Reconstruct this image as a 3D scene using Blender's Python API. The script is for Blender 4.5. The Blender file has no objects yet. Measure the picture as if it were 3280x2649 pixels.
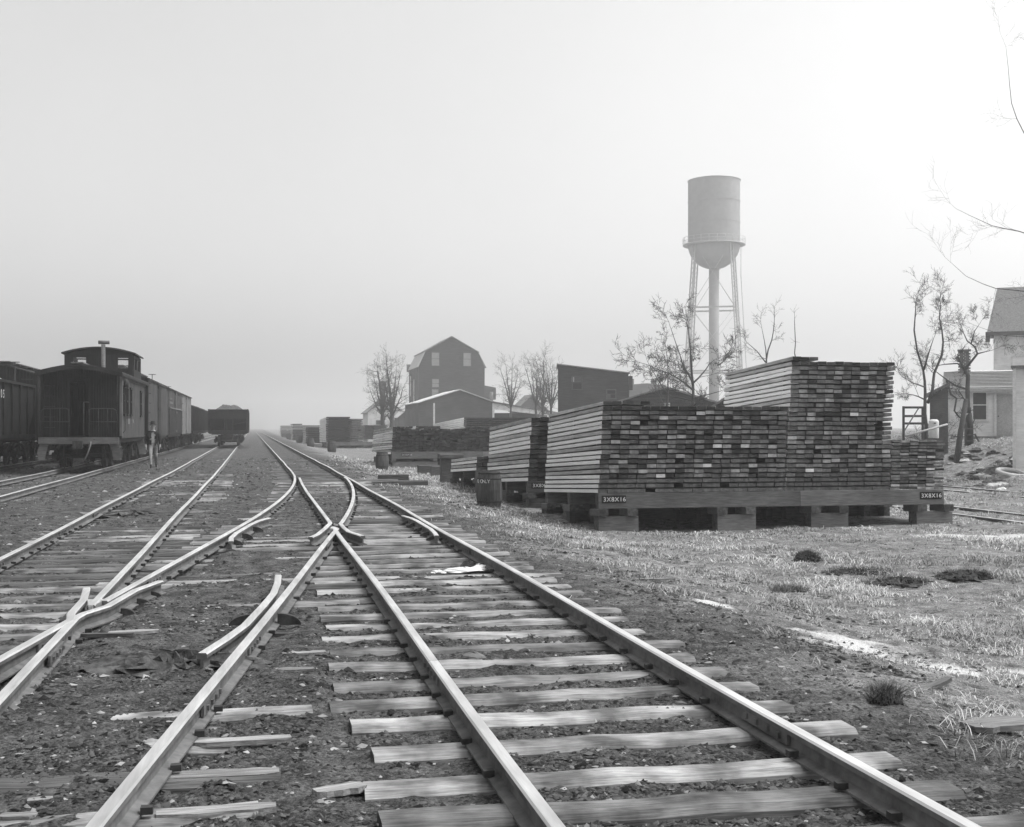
import bpy, bmesh, math, random
import numpy as np
from mathutils import Vector, Matrix

random.seed(11)
rng = np.random.default_rng(11)
sc = bpy.context.scene
COL = sc.collection
PI = math.pi

# ------------------------------------------------------------------ camera
YAW = math.atan((1640 - 828) / 3936.0)          # the tracks run along +Y, the camera looks a little to their right
CAMZ = 1.48                                     # metres above the rail heads
cam = bpy.data.cameras.new('camera')
cam.sensor_width = 36.0
cam.lens = 3936.0 / 3280.0 * 36.0
cam.shift_y = 45.5 / 3280.0
cam.clip_start = 0.05
cam.clip_end = 6000
camo = bpy.data.objects.new('camera', cam)
camo.location = (0, 0, CAMZ)
camo.rotation_euler = (PI / 2, 0, -YAW)
COL.objects.link(camo)
sc.camera = camo

# ------------------------------------------------------------------ sky, sun, exposure
SUN_EL = math.radians(62)
SUN_AZ = math.radians(95)                       # clockwise from +Y (down the tracks), so ahead and to the right
w = bpy.data.worlds.new('World')
sc.world = w
w.use_nodes = True
nt = w.node_tree
bg = nt.nodes['Background']
sky = nt.nodes.new('ShaderNodeTexSky')
sky.sky_type = 'NISHITA'
sky.sun_disc = False
sky.sun_elevation = SUN_EL
sky.sun_rotation = SUN_AZ
sky.air_density = 1.0
sky.dust_density = 5.0
sky.ozone_density = 1.0
bw = nt.nodes.new('ShaderNodeRGBToBW')
nt.links.new(sky.outputs[0], bw.inputs[0])
# uneven mist: a few per cent of slow variation over the whole sky
wtc = nt.nodes.new('ShaderNodeTexCoord')
wn = nt.nodes.new('ShaderNodeTexNoise'); wn.inputs['Scale'].default_value = 2.2; wn.inputs['Detail'].default_value = 4
wm = nt.nodes.new('ShaderNodeMapRange'); wm.inputs['To Min'].default_value = .90; wm.inputs['To Max'].default_value = 1.10
wx = nt.nodes.new('ShaderNodeMath'); wx.operation = 'MULTIPLY'
nt.links.new(wtc.outputs['Generated'], wn.inputs['Vector']); nt.links.new(wn.outputs['Fac'], wm.inputs['Value'])
nt.links.new(bw.outputs[0], wx.inputs[0]); nt.links.new(wm.outputs[0], wx.inputs[1])
nt.links.new(wx.outputs[0], bg.inputs[0])
bg.inputs[1].default_value = 0.15
sun = bpy.data.lights.new('sun', 'SUN')
sun.energy = 0.9
sun.angle = math.radians(14)
suno = bpy.data.objects.new('sun', sun)
d = Vector((math.sin(SUN_AZ) * math.cos(SUN_EL), math.cos(SUN_AZ) * math.cos(SUN_EL), math.sin(SUN_EL)))
suno.rotation_euler = d.to_track_quat('Z', 'Y').to_euler()
COL.objects.link(suno)
sc.view_settings.view_transform = 'Standard'
sc.view_settings.look = 'None'
sc.view_settings.gamma = 1.0
sc.view_settings.exposure = 1.05
sc.view_settings.use_curve_mapping = False
sc.render.engine = 'CYCLES'
sc.cycles.use_denoising = True
sc.cycles.volume_bounces = 2
sc.cycles.max_bounces = 8
sc.cycles.diffuse_bounces = 3

# ------------------------------------------------------------------ helpers
CY, SY = math.cos(YAW), math.sin(YAW)
F = 3936.0


def at(u, v, dist):
    """a point of the place from where it shows in the 3280 px photograph and its distance ahead of the camera"""
    a = (u - 1640) / F
    b = -(v - 1370) / F
    return Vector((dist * (SY + a * CY), dist * (CY - a * SY), CAMZ + dist * b))


def sstep(a, b, x):
    t = np.clip((x - a) / (b - a), 0, 1)
    return t * t * (3 - 2 * t)


def vnoise(x, y, seed=0):
    x = np.asarray(x, float); y = np.asarray(y, float)
    xi = np.floor(x).astype(np.int64); yi = np.floor(y).astype(np.int64)
    fx = x - xi; fy = y - yi
    fx = fx * fx * (3 - 2 * fx); fy = fy * fy * (3 - 2 * fy)

    def h(i, j):
        n = (i * 374761393 + j * 668265263 + seed * 144269504) & 0x7fffffff
        n = ((n ^ (n >> 13)) * 1274126177) & 0x7fffffff
        n = (n ^ (n >> 16)) & 0xffff
        return n / 65535.0
    a = h(xi, yi); b = h(xi + 1, yi); c = h(xi, yi + 1); e = h(xi + 1, yi + 1)
    return (a * (1 - fx) + b * fx) * (1 - fy) + (c * (1 - fx) + e * fx) * fy - 0.5


def fbm(x, y, seed=0, octs=4):
    s = 0; amp = 1.0; f = 1.0
    for o in range(octs):
        s = s + amp * vnoise(x * f, y * f, seed + o * 17)
        amp *= 0.5; f *= 2.03
    return s


TRACKS_X = (1.85, -2.11, -6.25, -10.4)


def zg(x, y):
    """height of the ground without its fine relief"""
    x = np.asarray(x, float); y = np.asarray(y, float)
    z = -0.175 + 0.0 * x
    z = z - 0.46 * sstep(3.1, 6.9, x)
    z = z + 1.55 * sstep(25.0, 34.0, x)
    z = z + 0.05 * fbm(x * 0.35, y * 0.35, 3, 3) * (1 + 1.6 * sstep(3.2, 6, x))
    z = z + 0.5 * np.clip(fbm(x * 0.6, y * 0.6, 9, 4), -.3, .6) * sstep(24.5, 28, x)
    # cinders heaped over the ties between the rails of the diverging track
    lr = np.where(y <= 18, 1.1 + .128 * (y - 18), 1.1 + .128 * (np.minimum(y, 38) - 18) - .0027 * (np.minimum(y, 38) - 18) ** 2)
    u = x - lr
    z = z + .048 * sstep(-1.44, -1.25, u) * (1 - sstep(-.22, -.08, u)) * (1 - sstep(31, 36, y)) * (.75 + .9 * fbm(x * 1.1, y * .6, 61, 3))
    z = z + .03 * sstep(.12, .3, u) * (1 - sstep(.25, .6, x)) * (1 - sstep(12, 15, y)) + .03 * sstep(-4.4, -3.5, -x) * 0
    z = z + .05 * sstep(-2.78, -2.6, x) * (1 - sstep(-1.62, -1.45, x)) * sstep(20, 24, y) * (.8 + .9 * fbm(x * 1.1, y * .5, 62, 3))
    z = z + .004 * sstep(.2, .7, x) * (1 - sstep(2.7, 3.1, x)) * (.8 + .8 * fbm(x * .9, y * .9, 63, 3))
    z = z + .05 * sstep(-5.2, -4.6, x) * (1 - sstep(-3.5, -3.2, x))
    z = z - 0.10 * sstep(8.5, 13, -x)
    return z


def zg1(x, y):
    return float(zg(np.array([x]), np.array([y]))[0])


def link(o, parent=None):
    COL.objects.link(o)
    if parent is not None:
        o.parent = parent
    return o


def tag(o, label=None, cat=None, group=None, kind=None):
    if label: o['label'] = label
    if cat: o['category'] = cat
    if group: o['group'] = group
    if kind: o['kind'] = kind
    return o


def thing(name, label, cat, loc=(0, 0, 0), rotz=0.0, group=None, rot=None):
    o = bpy.data.objects.new(name, None)
    o.empty_display_size = 0.2
    o.location = loc
    o.rotation_euler = rot if rot else (0, 0, rotz)
    link(o)
    return tag(o, label, cat, group)


def evaluated(o):
    """mesh of an object with its modifiers, worked out in a scene of its own"""
    tmp = bpy.data.scenes.new('tmp')
    tmp.collection.objects.link(o)
    vl = tmp.view_layers[0]
    vl.update()
    me = bpy.data.meshes.new_from_object(o.evaluated_get(vl.depsgraph))
    bpy.data.objects.remove(o)
    bpy.data.scenes.remove(tmp)
    return me


class MB:
    """collects shapes and links them as one mesh object"""

    def __init__(s):
        s.v = []; s.f = []; s.m = []; s.sm = []

    def add(s, vs, fs, mi=0, smooth=False):
        b = len(s.v)
        s.v.extend([tuple(p) for p in vs])
        for f in fs:
            s.f.append(tuple(i + b for i in f)); s.m.append(mi); s.sm.append(smooth)
        return s

    def box(s, c, d, rz=0.0, mi=0, mat=None, bev=0.0):
        hx, hy, hz = d[0] / 2, d[1] / 2, d[2] / 2
        if bev > 0:
            # chamfer the four long edges along the longest side
            ax = int(np.argmax(d))
            o = [i for i in range(3) if i != ax]
            h = [hx, hy, hz]
            prof = []
            a, b = h[o[0]], h[o[1]]
            for sx, sy_ in ((1, 1), (-1, 1), (-1, -1), (1, -1)):
                q = [(a - bev, b), (a, b - bev)] if sx * sy_ > 0 else [(a, b - bev), (a - bev, b)]
                if sx * sy_ > 0: q = [(a, b - bev), (a - bev, b)]
                else: q = [(a - bev, b), (a, b - bev)]
                for qa, qb in q: prof.append((sx * qa, sy_ * qb))
            vs = []
            for e in (-1, 1):
                for pa, pb in prof:
                    p = [0, 0, 0]; p[ax] = e * h[ax]; p[o[0]] = pa; p[o[1]] = pb
                    vs.append(Vector(p))
            n = 8
            fs = [tuple(range(n - 1, -1, -1)), tuple(range(n, 2 * n))]
            fs += [(i, (i + 1) % n, n + (i + 1) % n, n + i) for i in range(n)]
            if ax == 1:
                fs = [tuple(reversed(f)) for f in fs]
            ms = [1 if (mi == 'ends' and k < 2) else (0 if mi == 'ends' else mi) for k in range(len(fs))]
        else:
            vs = [Vector((x, y, z)) for z in (-hz, hz) for y in (-hy, hy) for x in (-hx, hx)]
            fs = [(0, 2, 3, 1), (4, 5, 7, 6), (0, 1, 5, 4), (2, 6, 7, 3), (0, 4, 6, 2), (1, 3, 7, 5)]
            ms = [mi if mi != 'ends' else 0] * 6
        R = Matrix.Rotation(rz, 3, 'Z') if rz else None
        out = []
        for p in vs:
            if mat is not None: p = mat @ p
            if R: p = R @ p
            out.append(p + Vector(c))
        b = len(s.v)
        s.v.extend([tuple(p) for p in out])
        for f, m_ in zip(fs, ms):
            s.f.append(tuple(i + b for i in f)); s.m.append(m_); s.sm.append(False)
        return s

    def beam(s, a, b, wd, ht, mi=0):
        """a square bar from a to b"""
        a = Vector(a); b = Vector(b); dv = b - a
        L = dv.length
        q = dv.to_track_quat('Y', 'Z').to_matrix()
        return s.box((a + b) / 2, (wd, L, ht), mat=q, mi=mi)

    def tube(s, pts, rad, seg=6, mi=0, cap=True, smooth=True):
        pts = [Vector(p) for p in pts]
        n = len(pts)
        if not hasattr(rad, '__len__'): rad = [rad] * n
        b = len(s.v)
        up = None
        for i, p in enumerate(pts):
            t = (pts[min(i + 1, n - 1)] - pts[max(i - 1, 0)])
            if t.length < 1e-9: t = Vector((0, 0, 1))
            t.normalize()
            if up is None:
                up = Vector((1, 0, 0)) if abs(t.x) < 0.8 else Vector((0, 1, 0))
            u = up - t * up.dot(t)
            if u.length < 1e-6:
                u = t.orthogonal()
            u.normalize(); vv = t.cross(u); up = u
            for k in range(seg):
                an = 2 * PI * k / seg
                q = p + (u * math.cos(an) + vv * math.sin(an)) * rad[i]
                s.v.append(tuple(q))
        for i in range(n - 1):
            for k in range(seg):
                k2 = (k + 1) % seg
                s.f.append((b + i * seg + k, b + i * seg + k2, b + (i + 1) * seg + k2, b + (i + 1) * seg + k))
                s.m.append(mi); s.sm.append(smooth)
        if cap:
            s.f.append(tuple(b + k for k in range(seg - 1, -1, -1))); s.m.append(mi); s.sm.append(False)
            s.f.append(tuple(b + (n - 1) * seg + k for k in range(seg))); s.m.append(mi); s.sm.append(False)
        return s

    def lathe(s, prof, seg=16, c=(0, 0, 0), axis='Z', mi=0, smooth=True, closed=False):
        b = len(s.v)
        n = len(prof)
        for (r, h) in prof:
            for k in range(seg):
                an = 2 * PI * k / seg
                x, y = r * math.cos(an), r * math.sin(an)
                p = {'Z': (x, y, h), 'X': (h, x, y), 'Y': (y, h, x)}[axis]
                s.v.append((p[0] + c[0], p[1] + c[1], p[2] + c[2]))
        m_ = n if closed else n - 1
        for i in range(m_):
            i2 = (i + 1) % n
            for k in range(seg):
                k2 = (k + 1) % seg
                s.f.append((b + i * seg + k, b + i * seg + k2, b + i2 * seg + k2, b + i2 * seg + k))
                s.m.append(mi); s.sm.append(smooth)
        return s

    def quad(s, a, b, c, e, mi=0):
        return s.add([a, b, c, e], [(0, 1, 2, 3)], mi)

    def slab(s, poly, ax, t0, t1, mi=0):
        """extrude a 2-D polygon along axis ax (0, 1 or 2) from t0 to t1"""
        n = len(poly)
        vs = []
        for t in (t0, t1):
            for p in poly:
                q = [0, 0, 0]; o = [i for i in range(3) if i != ax]
                q[ax] = t; q[o[0]] = p[0]; q[o[1]] = p[1]
                vs.append(q)
        fs = [tuple(range(n - 1, -1, -1)), tuple(range(n, 2 * n))] + [(i, (i + 1) % n, n + (i + 1) % n, n + i) for i in range(n)]
        return s.add(vs, fs, mi)

    def mesh(s, name, mats):
        me = bpy.data.meshes.new(name)
        me.from_pydata(s.v, [], s.f)
        if not isinstance(mats, (list, tuple)): mats = [mats]
        for m_ in mats: me.materials.append(m_)
        me.polygons.foreach_set('material_index', [min(i, len(mats) - 1) for i in s.m])
        me.polygons.foreach_set('use_smooth', s.sm)
        bm = bmesh.new(); bm.from_mesh(me)
        bmesh.ops.recalc_face_normals(bm, faces=bm.faces[:])
        bm.to_mesh(me); bm.free()
        me.update()
        return me

    def build(s, name, mats, parent=None, loc=(0, 0, 0), rz=0.0):
        o = bpy.data.objects.new(name, s.mesh(name, mats))
        o.location = loc
        if rz: o.rotation_euler = (0, 0, rz)
        return link(o, parent)


def inst(name, me, parent=None, loc=(0, 0, 0), rot=(0, 0, 0), scale=None):
    o = bpy.data.objects.new(name, me)
    o.location = loc; o.rotation_euler = rot
    if scale: o.scale = scale
    return link(o, parent)


def np_mesh(name, verts, faces, mat, attr=None, smooth=False):
    """fast mesh from arrays; faces is an (n, k) array; attr a per-vertex grey written as a colour attribute"""
    me = bpy.data.meshes.new(name)
    nv = len(verts); nf, k = faces.shape
    me.vertices.add(nv); me.loops.add(nf * k); me.polygons.add(nf)
    me.vertices.foreach_set('co', np.asarray(verts, np.float32).ravel())
    me.loops.foreach_set('vertex_index', faces.astype(np.int32).ravel())
    me.polygons.foreach_set('loop_start', np.arange(0, nf * k, k, dtype=np.int32))
    me.polygons.foreach_set('loop_total', np.full(nf, k, np.int32))
    if smooth: me.polygons.foreach_set('use_smooth', np.ones(nf, bool))
    me.materials.append(mat)
    if attr is not None:
        a = np.asarray(attr, np.float32)
        if a.ndim == 1: a = np.stack([a, a, a, np.ones_like(a)], 1)
        ca = me.color_attributes.new('tone', 'FLOAT_COLOR', 'POINT')
        ca.data.foreach_set('color', a.ravel())
    me.update(calc_edges=True)
    return me


# ------------------------------------------------------------------ materials (the photograph is black and white: all greys)
def grey(x):
    return (x, x, x, 1)


def M(name, lo, hi, scale=8.0, rough=0.85, bump=0.0, stretch=(1, 1, 1), rnd=0.0, metal=0.0, detail=6.0, stain=0.0,
      stain_scale=1.5, attr=False, spec=0.12, world=False, bscale=None, contrast=(0.3, 0.7)):
    m = bpy.data.materials.new(name)
    m.use_nodes = True
    nt = m.node_tree; N = nt.nodes; L = nt.links
    p = N['Principled BSDF']
    tc = N.new('ShaderNodeTexCoord')
    if world:
        src = N.new('ShaderNodeNewGeometry').outputs['Position']
    else:
        src = tc.outputs['Object']
    mp = N.new('ShaderNodeMapping'); mp.inputs['Scale'].default_value = stretch
    L.new(src, mp.inputs['Vector'])
    vec = mp.outputs[0]
    oi = N.new('ShaderNodeObjectInfo')
    if not world:
        ad = N.new('ShaderNodeVectorMath'); ad.operation = 'MULTIPLY_ADD'
        L.new(oi.outputs['Random'], ad.inputs[0]); ad.inputs[1].default_value = (37.0, 21.0, 53.0)
        L.new(mp.outputs[0], ad.inputs[2]); vec = ad.outputs[0]
    n = N.new('ShaderNodeTexNoise'); n.inputs['Scale'].default_value = scale; n.inputs['Detail'].default_value = detail
    n.inputs['Roughness'].default_value = 0.62
    L.new(vec, n.inputs['Vector'])
    cr = N.new('ShaderNodeValToRGB')
    cr.color_ramp.elements[0].position = contrast[0]; cr.color_ramp.elements[0].color = grey(lo)
    cr.color_ramp.elements[1].position = contrast[1]; cr.color_ramp.elements[1].color = grey(hi)
    L.new(n.outputs['Fac'], cr.inputs['Fac'])
    out = cr.outputs['Color']

    def mul(a, b):
        x = N.new('ShaderNodeMix'); x.data_type = 'RGBA'; x.blend_type = 'MULTIPLY'; x.inputs[0].default_value = 1.0
        L.new(a, x.inputs[6]); L.new(b, x.inputs[7]); return x.outputs[2]
    if rnd:
        mr = N.new('ShaderNodeMapRange'); mr.inputs['To Min'].default_value = 1 - rnd; mr.inputs['To Max'].default_value = 1 + rnd
        L.new(oi.outputs['Random'], mr.inputs['Value']); out = mul(out, mr.outputs[0])
    if stain:
        n2 = N.new('ShaderNodeTexNoise'); n2.inputs['Scale'].default_value = stain_scale; n2.inputs['Detail'].default_value = 4
        iso = N.new('ShaderNodeVectorMath'); iso.operation = 'MULTIPLY_ADD'
        L.new(oi.outputs['Random'], iso.inputs[0]); iso.inputs[1].default_value = (11.0, 31.0, 17.0); L.new(src, iso.inputs[2])
        L.new(iso.outputs[0], n2.inputs['Vector'])
        mr = N.new('ShaderNodeMapRange'); mr.inputs['From Min'].default_value = 0.35; mr.inputs['From Max'].default_value = 0.65
        mr.inputs['To Min'].default_value = 1 - stain; mr.inputs['To Max'].default_value = 1.0
        L.new(n2.outputs['Fac'], mr.inputs['Value']); out = mul(out, mr.outputs[0])
    if attr:
        va = N.new('ShaderNodeVertexColor'); va.layer_name = 'tone'
        out = mul(out, va.outputs['Color'])
    L.new(out, p.inputs['Base Color'])
    p.inputs['Roughness'].default_value = rough
    p.inputs['Metallic'].default_value = metal
    p.inputs['Specular IOR Level'].default_value = spec
    if bump:
        bn = N.new('ShaderNodeBump'); bn.inputs['Strength'].default_value = bump; bn.inputs['Distance'].default_value = 0.02
        if bscale:
            n3 = N.new('ShaderNodeTexNoise'); n3.inputs['Scale'].default_value = bscale; n3.inputs['Detail'].default_value = 5
            L.new(vec, n3.inputs['Vector']); L.new(n3.outputs['Fac'], bn.inputs['Height'])
        else:
            L.new(n.outputs['Fac'], bn.inputs['Height'])
        L.new(bn.outputs[0], p.inputs['Normal'])
    return m


mt = {}
mt['rail_head'] = M('rail_head', .62, .9, 3, rough=.4, metal=.85, stretch=(8, .6, 8), spec=.5, stain=.3, stain_scale=1.0)
mt['rail_side'] = M('rail_side', .09, .19, 9, rough=.75, bump=.1, stain=.35)
mt['iron'] = M('iron', .02, .06, 14, rough=.7, bump=.1)
mt['tie'] = M('tie', .15, .40, 3.2, rough=1, bump=.3, stretch=(1.6, 40, 26), rnd=.35, stain=.72, stain_scale=3.5, detail=8)
mt['tie_end'] = M('tie_end', .03, .12, 14, rough=.95, bump=.4, rnd=.4)
mt['tie_dark'] = M('tie_dark', .06, .22, 3.2, rough=1, bump=.5, stretch=(.9, 34, 20), rnd=.4, stain=.6, stain_scale=1.2, detail=8)
mt['stone'] = M('stone', .75, 1.2, 30, rough=.95, attr=True)
mt['grass'] = M('grass', .8, 1.15, 10, rough=.9, attr=True)
mt['plank_side'] = M('plank_side', .78, .92, 3, rough=.8, bump=.12, stretch=(6, .5, 10), rnd=.1, stain=.12, stain_scale=.9)
mt['plank_side_grey'] = M('plank_side_grey', .34, .6, 3, rough=.85, bump=.12, stretch=(6, .5, 10), rnd=.25, stain=.3, stain_scale=.9)
mt['plank_end'] = M('plank_end', .10, .21, 14, rough=.9, bump=.4, rnd=.38, stain=.45, stain_scale=6)
mt['plank_end_dark'] = M('plank_end_dark', .03, .075, 9, rough=.9, bump=.2, rnd=.6, stain=.4, stain_scale=6)
mt['plank_end_light'] = M('plank_end_light', .2, .38, 9, rough=.9, bump=.2, rnd=.4, stain=.4, stain_scale=6)
mt['plank_end_pale'] = M('plank_end_pale', .4, .62, 9, rough=.9, bump=.2, rnd=.3, stain=.2, stain_scale=6)
mt['timber'] = M('timber', .10, .2, 4, rough=.9, bump=.35, stretch=(1, 9, 9), rnd=.25, stain=.3)
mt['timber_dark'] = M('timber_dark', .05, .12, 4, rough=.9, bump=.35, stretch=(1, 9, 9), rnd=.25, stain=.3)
mt['scrap'] = M('scrap', .14, .42, 4, rough=1, bump=.5, stretch=(1.2, 22, 12), rnd=.3, stain=.4)
mt['black'] = M('black', .012, .025, 9, rough=.8)
mt['white'] = M('white', .6, .8, 12, rough=.8, stain=.15)
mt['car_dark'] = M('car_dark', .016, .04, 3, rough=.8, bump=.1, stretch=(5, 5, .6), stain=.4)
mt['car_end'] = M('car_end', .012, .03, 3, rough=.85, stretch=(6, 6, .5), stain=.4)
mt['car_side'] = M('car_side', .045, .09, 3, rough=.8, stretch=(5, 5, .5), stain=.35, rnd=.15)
mt['car_pale'] = M('car_pale', .13, .22, 3, rough=.8, stretch=(5, 5, .5), stain=.3)
mt['car_roof'] = M('car_roof', .03, .08, 5, rough=.8, stain=.4)
mt['coal'] = M('coal', .02, .12, 12, rough=.9, bump=.9)
mt['snow'] = M('snow', .45, .8, 5, rough=.95, bump=.5)
mt['bark'] = M('bark', .035, .1, 20, rough=.95, bump=.4, stretch=(3, 3, .6))
mt['twig'] = M('twig', .03, .08, 20, rough=.95)
mt['tank'] = M('tank', .3, .36, 1.2, rough=1, stain=.1, stain_scale=.4, spec=0)
mt['steel_grey'] = M('steel_grey', .36, .44, 4, rough=.6)
mt['brick'] = M('brick', .1, .17, 6, rough=.9, stain=.3, stain_scale=.5, stretch=(1, 1, 5))
mt['clap_white'] = M('clap_white', .72, .88, 4, rough=.8, stain=.2, stretch=(.5, .5, 6))
mt['clap_grey'] = M('clap_grey', .025, .085, 2, rough=.9, stain=.3, stain_scale=.6, stretch=(.5, .5, 7))
mt['clap_mid'] = M('clap_mid', .07, .13, 2, rough=.9, stain=.3, stain_scale=.6, stretch=(.5, .5, 7))
mt['shingle'] = M('shingle', .12, .24, 5, rough=.95, bump=.4, stretch=(2, 2, 4))
mt['shingle_mid'] = M('shingle_mid', .22, .42, 5, rough=.95, bump=.4, stretch=(2, 2, 4))
mt['shingle_pale'] = M('shingle_pale', .4, .6, 5, rough=.9, bump=.3, stretch=(2, 2, 4))
mt['glass'] = M('glass', .03, .05, 4, rough=.12, spec=.6)
mt['blind'] = M('blind', .28, .36, 4, rough=.7)
mt['barrel'] = M('barrel', .05, .13, 4, rough=.8, bump=.25, stretch=(7, 7, .7), stain=.4, stain_scale=2)
mt['skin'] = M('skin', .38, .5, 20, rough=.6)
mt['cloth_dark'] = M('cloth_dark', .015, .035, 30, rough=.95)
mt['cloth_grey'] = M('cloth_grey', .16, .3, 18, rough=.95)
mt['shirt'] = M('shirt', .35, .5, 18, rough=.95)
mt['dirt'] = M('dirt', .015, .09, 14, rough=1, bump=.9)
mt['paper'] = M('paper', .5, .75, 8, rough=.8)

gl = bpy.data.materials.new('clear_glass'); gl.use_nodes = True
_n = gl.node_tree.nodes; _p = _n['Principled BSDF']
_p.inputs['Base Color'].default_value = grey(.9); _p.inputs['Roughness'].default_value = .02
_tr = _n.new('ShaderNodeBsdfTransparent'); _tr.inputs[0].default_value = grey(.97)
_mx = _n.new('ShaderNodeMixShader'); _mx.inputs[0].default_value = .04
gl.node_tree.links.new(_tr.outputs[0], _mx.inputs[1]); gl.node_tree.links.new(_p.outputs[0], _mx.inputs[2])
gl.node_tree.links.new(_mx.outputs[0], _n['Material Output'].inputs['Surface'])
mt['clear_glass'] = gl


def ground_material():
    m = bpy.data.materials.new('ground'); m.use_nodes = True
    nt = m.node_tree; N = nt.nodes; L = nt.links; p = N['Principled BSDF']
    pos = N.new('ShaderNodeNewGeometry').outputs['Position']
    va = N.new('ShaderNodeVertexColor'); va.layer_name = 'tone'
    sep = N.new('ShaderNodeSeparateColor'); L.new(va.outputs['Color'], sep.inputs[0])

    def noise(scale, detail=8, rough=.65):
        n = N.new('ShaderNodeTexNoise'); n.inputs['Scale'].default_value = scale; n.inputs['Detail'].default_value = detail
        n.inputs['Roughness'].default_value = rough
        L.new(pos, n.inputs['Vector']); return n.outputs['Fac']

    def ramp(f, a, b, pa, pb):
        r = N.new('ShaderNodeValToRGB'); e = r.color_ramp.elements
        e[0].position = pa; e[0].color = grey(a); e[1].position = pb; e[1].color = grey(b)
        L.new(f, r.inputs['Fac']); return r.outputs['Color']

    def mix(f, a, b):
        x = N.new('ShaderNodeMix'); x.data_type = 'RGBA'
        L.new(f, x.inputs[0]); L.new(a, x.inputs[6]); L.new(b, x.inputs[7]); return x.outputs[2]
    nf = noise(48, 10, .75); nm = noise(4.5); nc = noise(1.1)
    cin = ramp(nf, .010, .10, .42, .68)
    cin2 = ramp(nf, .03, .18, .38, .64)
    cinder = mix(ramp(nm, 0, 1, .42, .62), cin, cin2)
    soil = mix(ramp(nm, 0, 1, .36, .66), ramp(nf, .018, .13, .38, .62), ramp(nf, .08, .38, .38, .6))
    c = mix(sep.outputs[0], cinder, soil)
    sand = ramp(nf, .22, .62, .3, .6)
    c = mix(sep.outputs[1], c, sand)
    L.new(c, p.inputs['Base Color'])
    p.inputs['Roughness'].default_value = .97; p.inputs['Specular IOR Level'].default_value = .15
    b = N.new('ShaderNodeBump'); b.inputs['Strength'].default_value = .8; b.inputs['Distance'].default_value = .03
    L.new(nf, b.inputs['Height']); L.new(b.outputs[0], p.inputs['Normal'])
    return m


# ------------------------------------------------------------------ ground
def axis_grid(pieces):
    out = [pieces[0][0]]
    for a, b, s0, s1 in pieces:
        x = a
        while x < b - 1e-6:
            t = (x - a) / (b - a)
            x += s0 * (s1 / s0) ** t
            out.append(min(x, b))
    return np.array(sorted(set(np.round(out, 4))))


gx = axis_grid([(-1800, -60, 300, 12), (-60, -8, 6, .3), (-8, -3, .2, .07), (-3, 9, .055, .06), (9, 16, .08, .25), (16, 40, .25, .8), (40, 120, 1.2, 14), (120, 1800, 20, 300)])
gy = axis_grid([(-40, 2, 8, .5), (2, 4, .2, .05), (4, 14, .05, .07), (14, 30, .08, .2), (30, 60, .2, .6), (60, 160, .8, 5), (160, 2600, 6, 300)])
GX, GY = np.meshgrid(gx, gy)
GZ = zg(GX, GY)
near = np.exp(-np.clip(GY - 6, 0, 1e3) / 55) * np.exp(-np.clip(np.abs(GX - 2) - 8, 0, 1e3) / 6)
GZ = GZ + near * (0.020 * fbm(GX * 3.1, GY * 3.1, 21, 3) + 0.030 * fbm(GX * 9, GY * 9, 31, 3))
rough_right = sstep(3.4, 5.5, GX) * (1 - sstep(15, 20, GX))
GZ = GZ + near * rough_right * 0.05 * fbm(GX * 2.2, GY * 2.2, 51, 4)
nyy, nxx = GX.shape
idx = np.arange(nyy * nxx).reshape(nyy, nxx)
quads = np.stack([idx[:-1, :-1].ravel(), idx[:-1, 1:].ravel(), idx[1:, 1:].ravel(), idx[1:, :-1].ravel()], 1)
dry = sstep(3.2, 5.2, GX + 1.6 * fbm(GX * .8, GY * .8, 77, 3))
SAND = [(5.0, 9.6, .42, .7), (5.35, 8.75, .35, .35), (6.5, 9.2, .4, .25), (4.45, 11.7, .22, .35), (14.5, 21.8, 2.2, .5), (16.2, 20.2, 2, .7)]
sand = np.zeros_like(GX)
for sx, sy_, ra, rb in SAND:
    r = np.sqrt(((GX - sx) / ra) ** 2 + ((GY - sy_) / rb) ** 2)
    sand = np.maximum(sand, 1 - sstep(.35, 1.15, r + .9 * fbm(GX * 4, GY * 4, 5, 3)))
tone = np.stack([dry.ravel(), sand.ravel(), 0 * dry.ravel(), np.ones(dry.size)], 1)
gme = np_mesh('ground', np.stack([GX.ravel(), GY.ravel(), GZ.ravel()], 1), quads, ground_material(), tone, smooth=True)
ground = link(bpy.data.objects.new('ground', gme)); tag(ground, 'cinder and dry grass ground of the rail yard', 'ground', kind='structure')

# ------------------------------------------------------------------ tracks
RH = 0.127
RAILP = [(-.062, -RH), (.062, -RH), (.062, -RH + .011), (.012, -RH + .026), (.009, -.042), (.033, -.034), (.034, -.010), (.026, 0.0),
         (-.026, 0.0), (-.034, -.010), (-.033, -.034), (-.009, -.042), (-.012, -RH + .026), (-.062, -RH + .011)]


def rail(path, parent, name='rail', lift=0.0):
    """a rail of real section swept along (x, y) points"""
    mb = MB()
    pts = [Vector((p[0], p[1], lift + (p[2] if len(p) > 2 else 0))) for p in path]
    n = len(pts); k = len(RAILP)
    for i, p in enumerate(pts):
        t = pts[min(i + 1, n - 1)] - pts[max(i - 1, 0)]
        t.z = 0; t.normalize()
        nx = Vector((t.y, -t.x, 0))
        for (a, h) in RAILP:
            mb.v.append(tuple(p + nx * a + Vector((0, 0, h))))
    for i in range(n - 1):
        for j in range(k):
            j2 = (j + 1) % k
            mb.f.append((i * k + j, i * k + j2, (i + 1) * k + j2, (i + 1) * k + j))
            mb.m.append(0 if j in (6, 7, 8) else 1); mb.sm.append(False)
    mb.f.append(tuple(range(k))); mb.m.append(1); mb.sm.append(False)
    mb.f.append(tuple((n - 1) * k + j for j in range(k))); mb.m.append(1); mb.sm.append(False)
    return mb.build(name, [mt['rail_head'], mt['rail_side']], parent)


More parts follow.
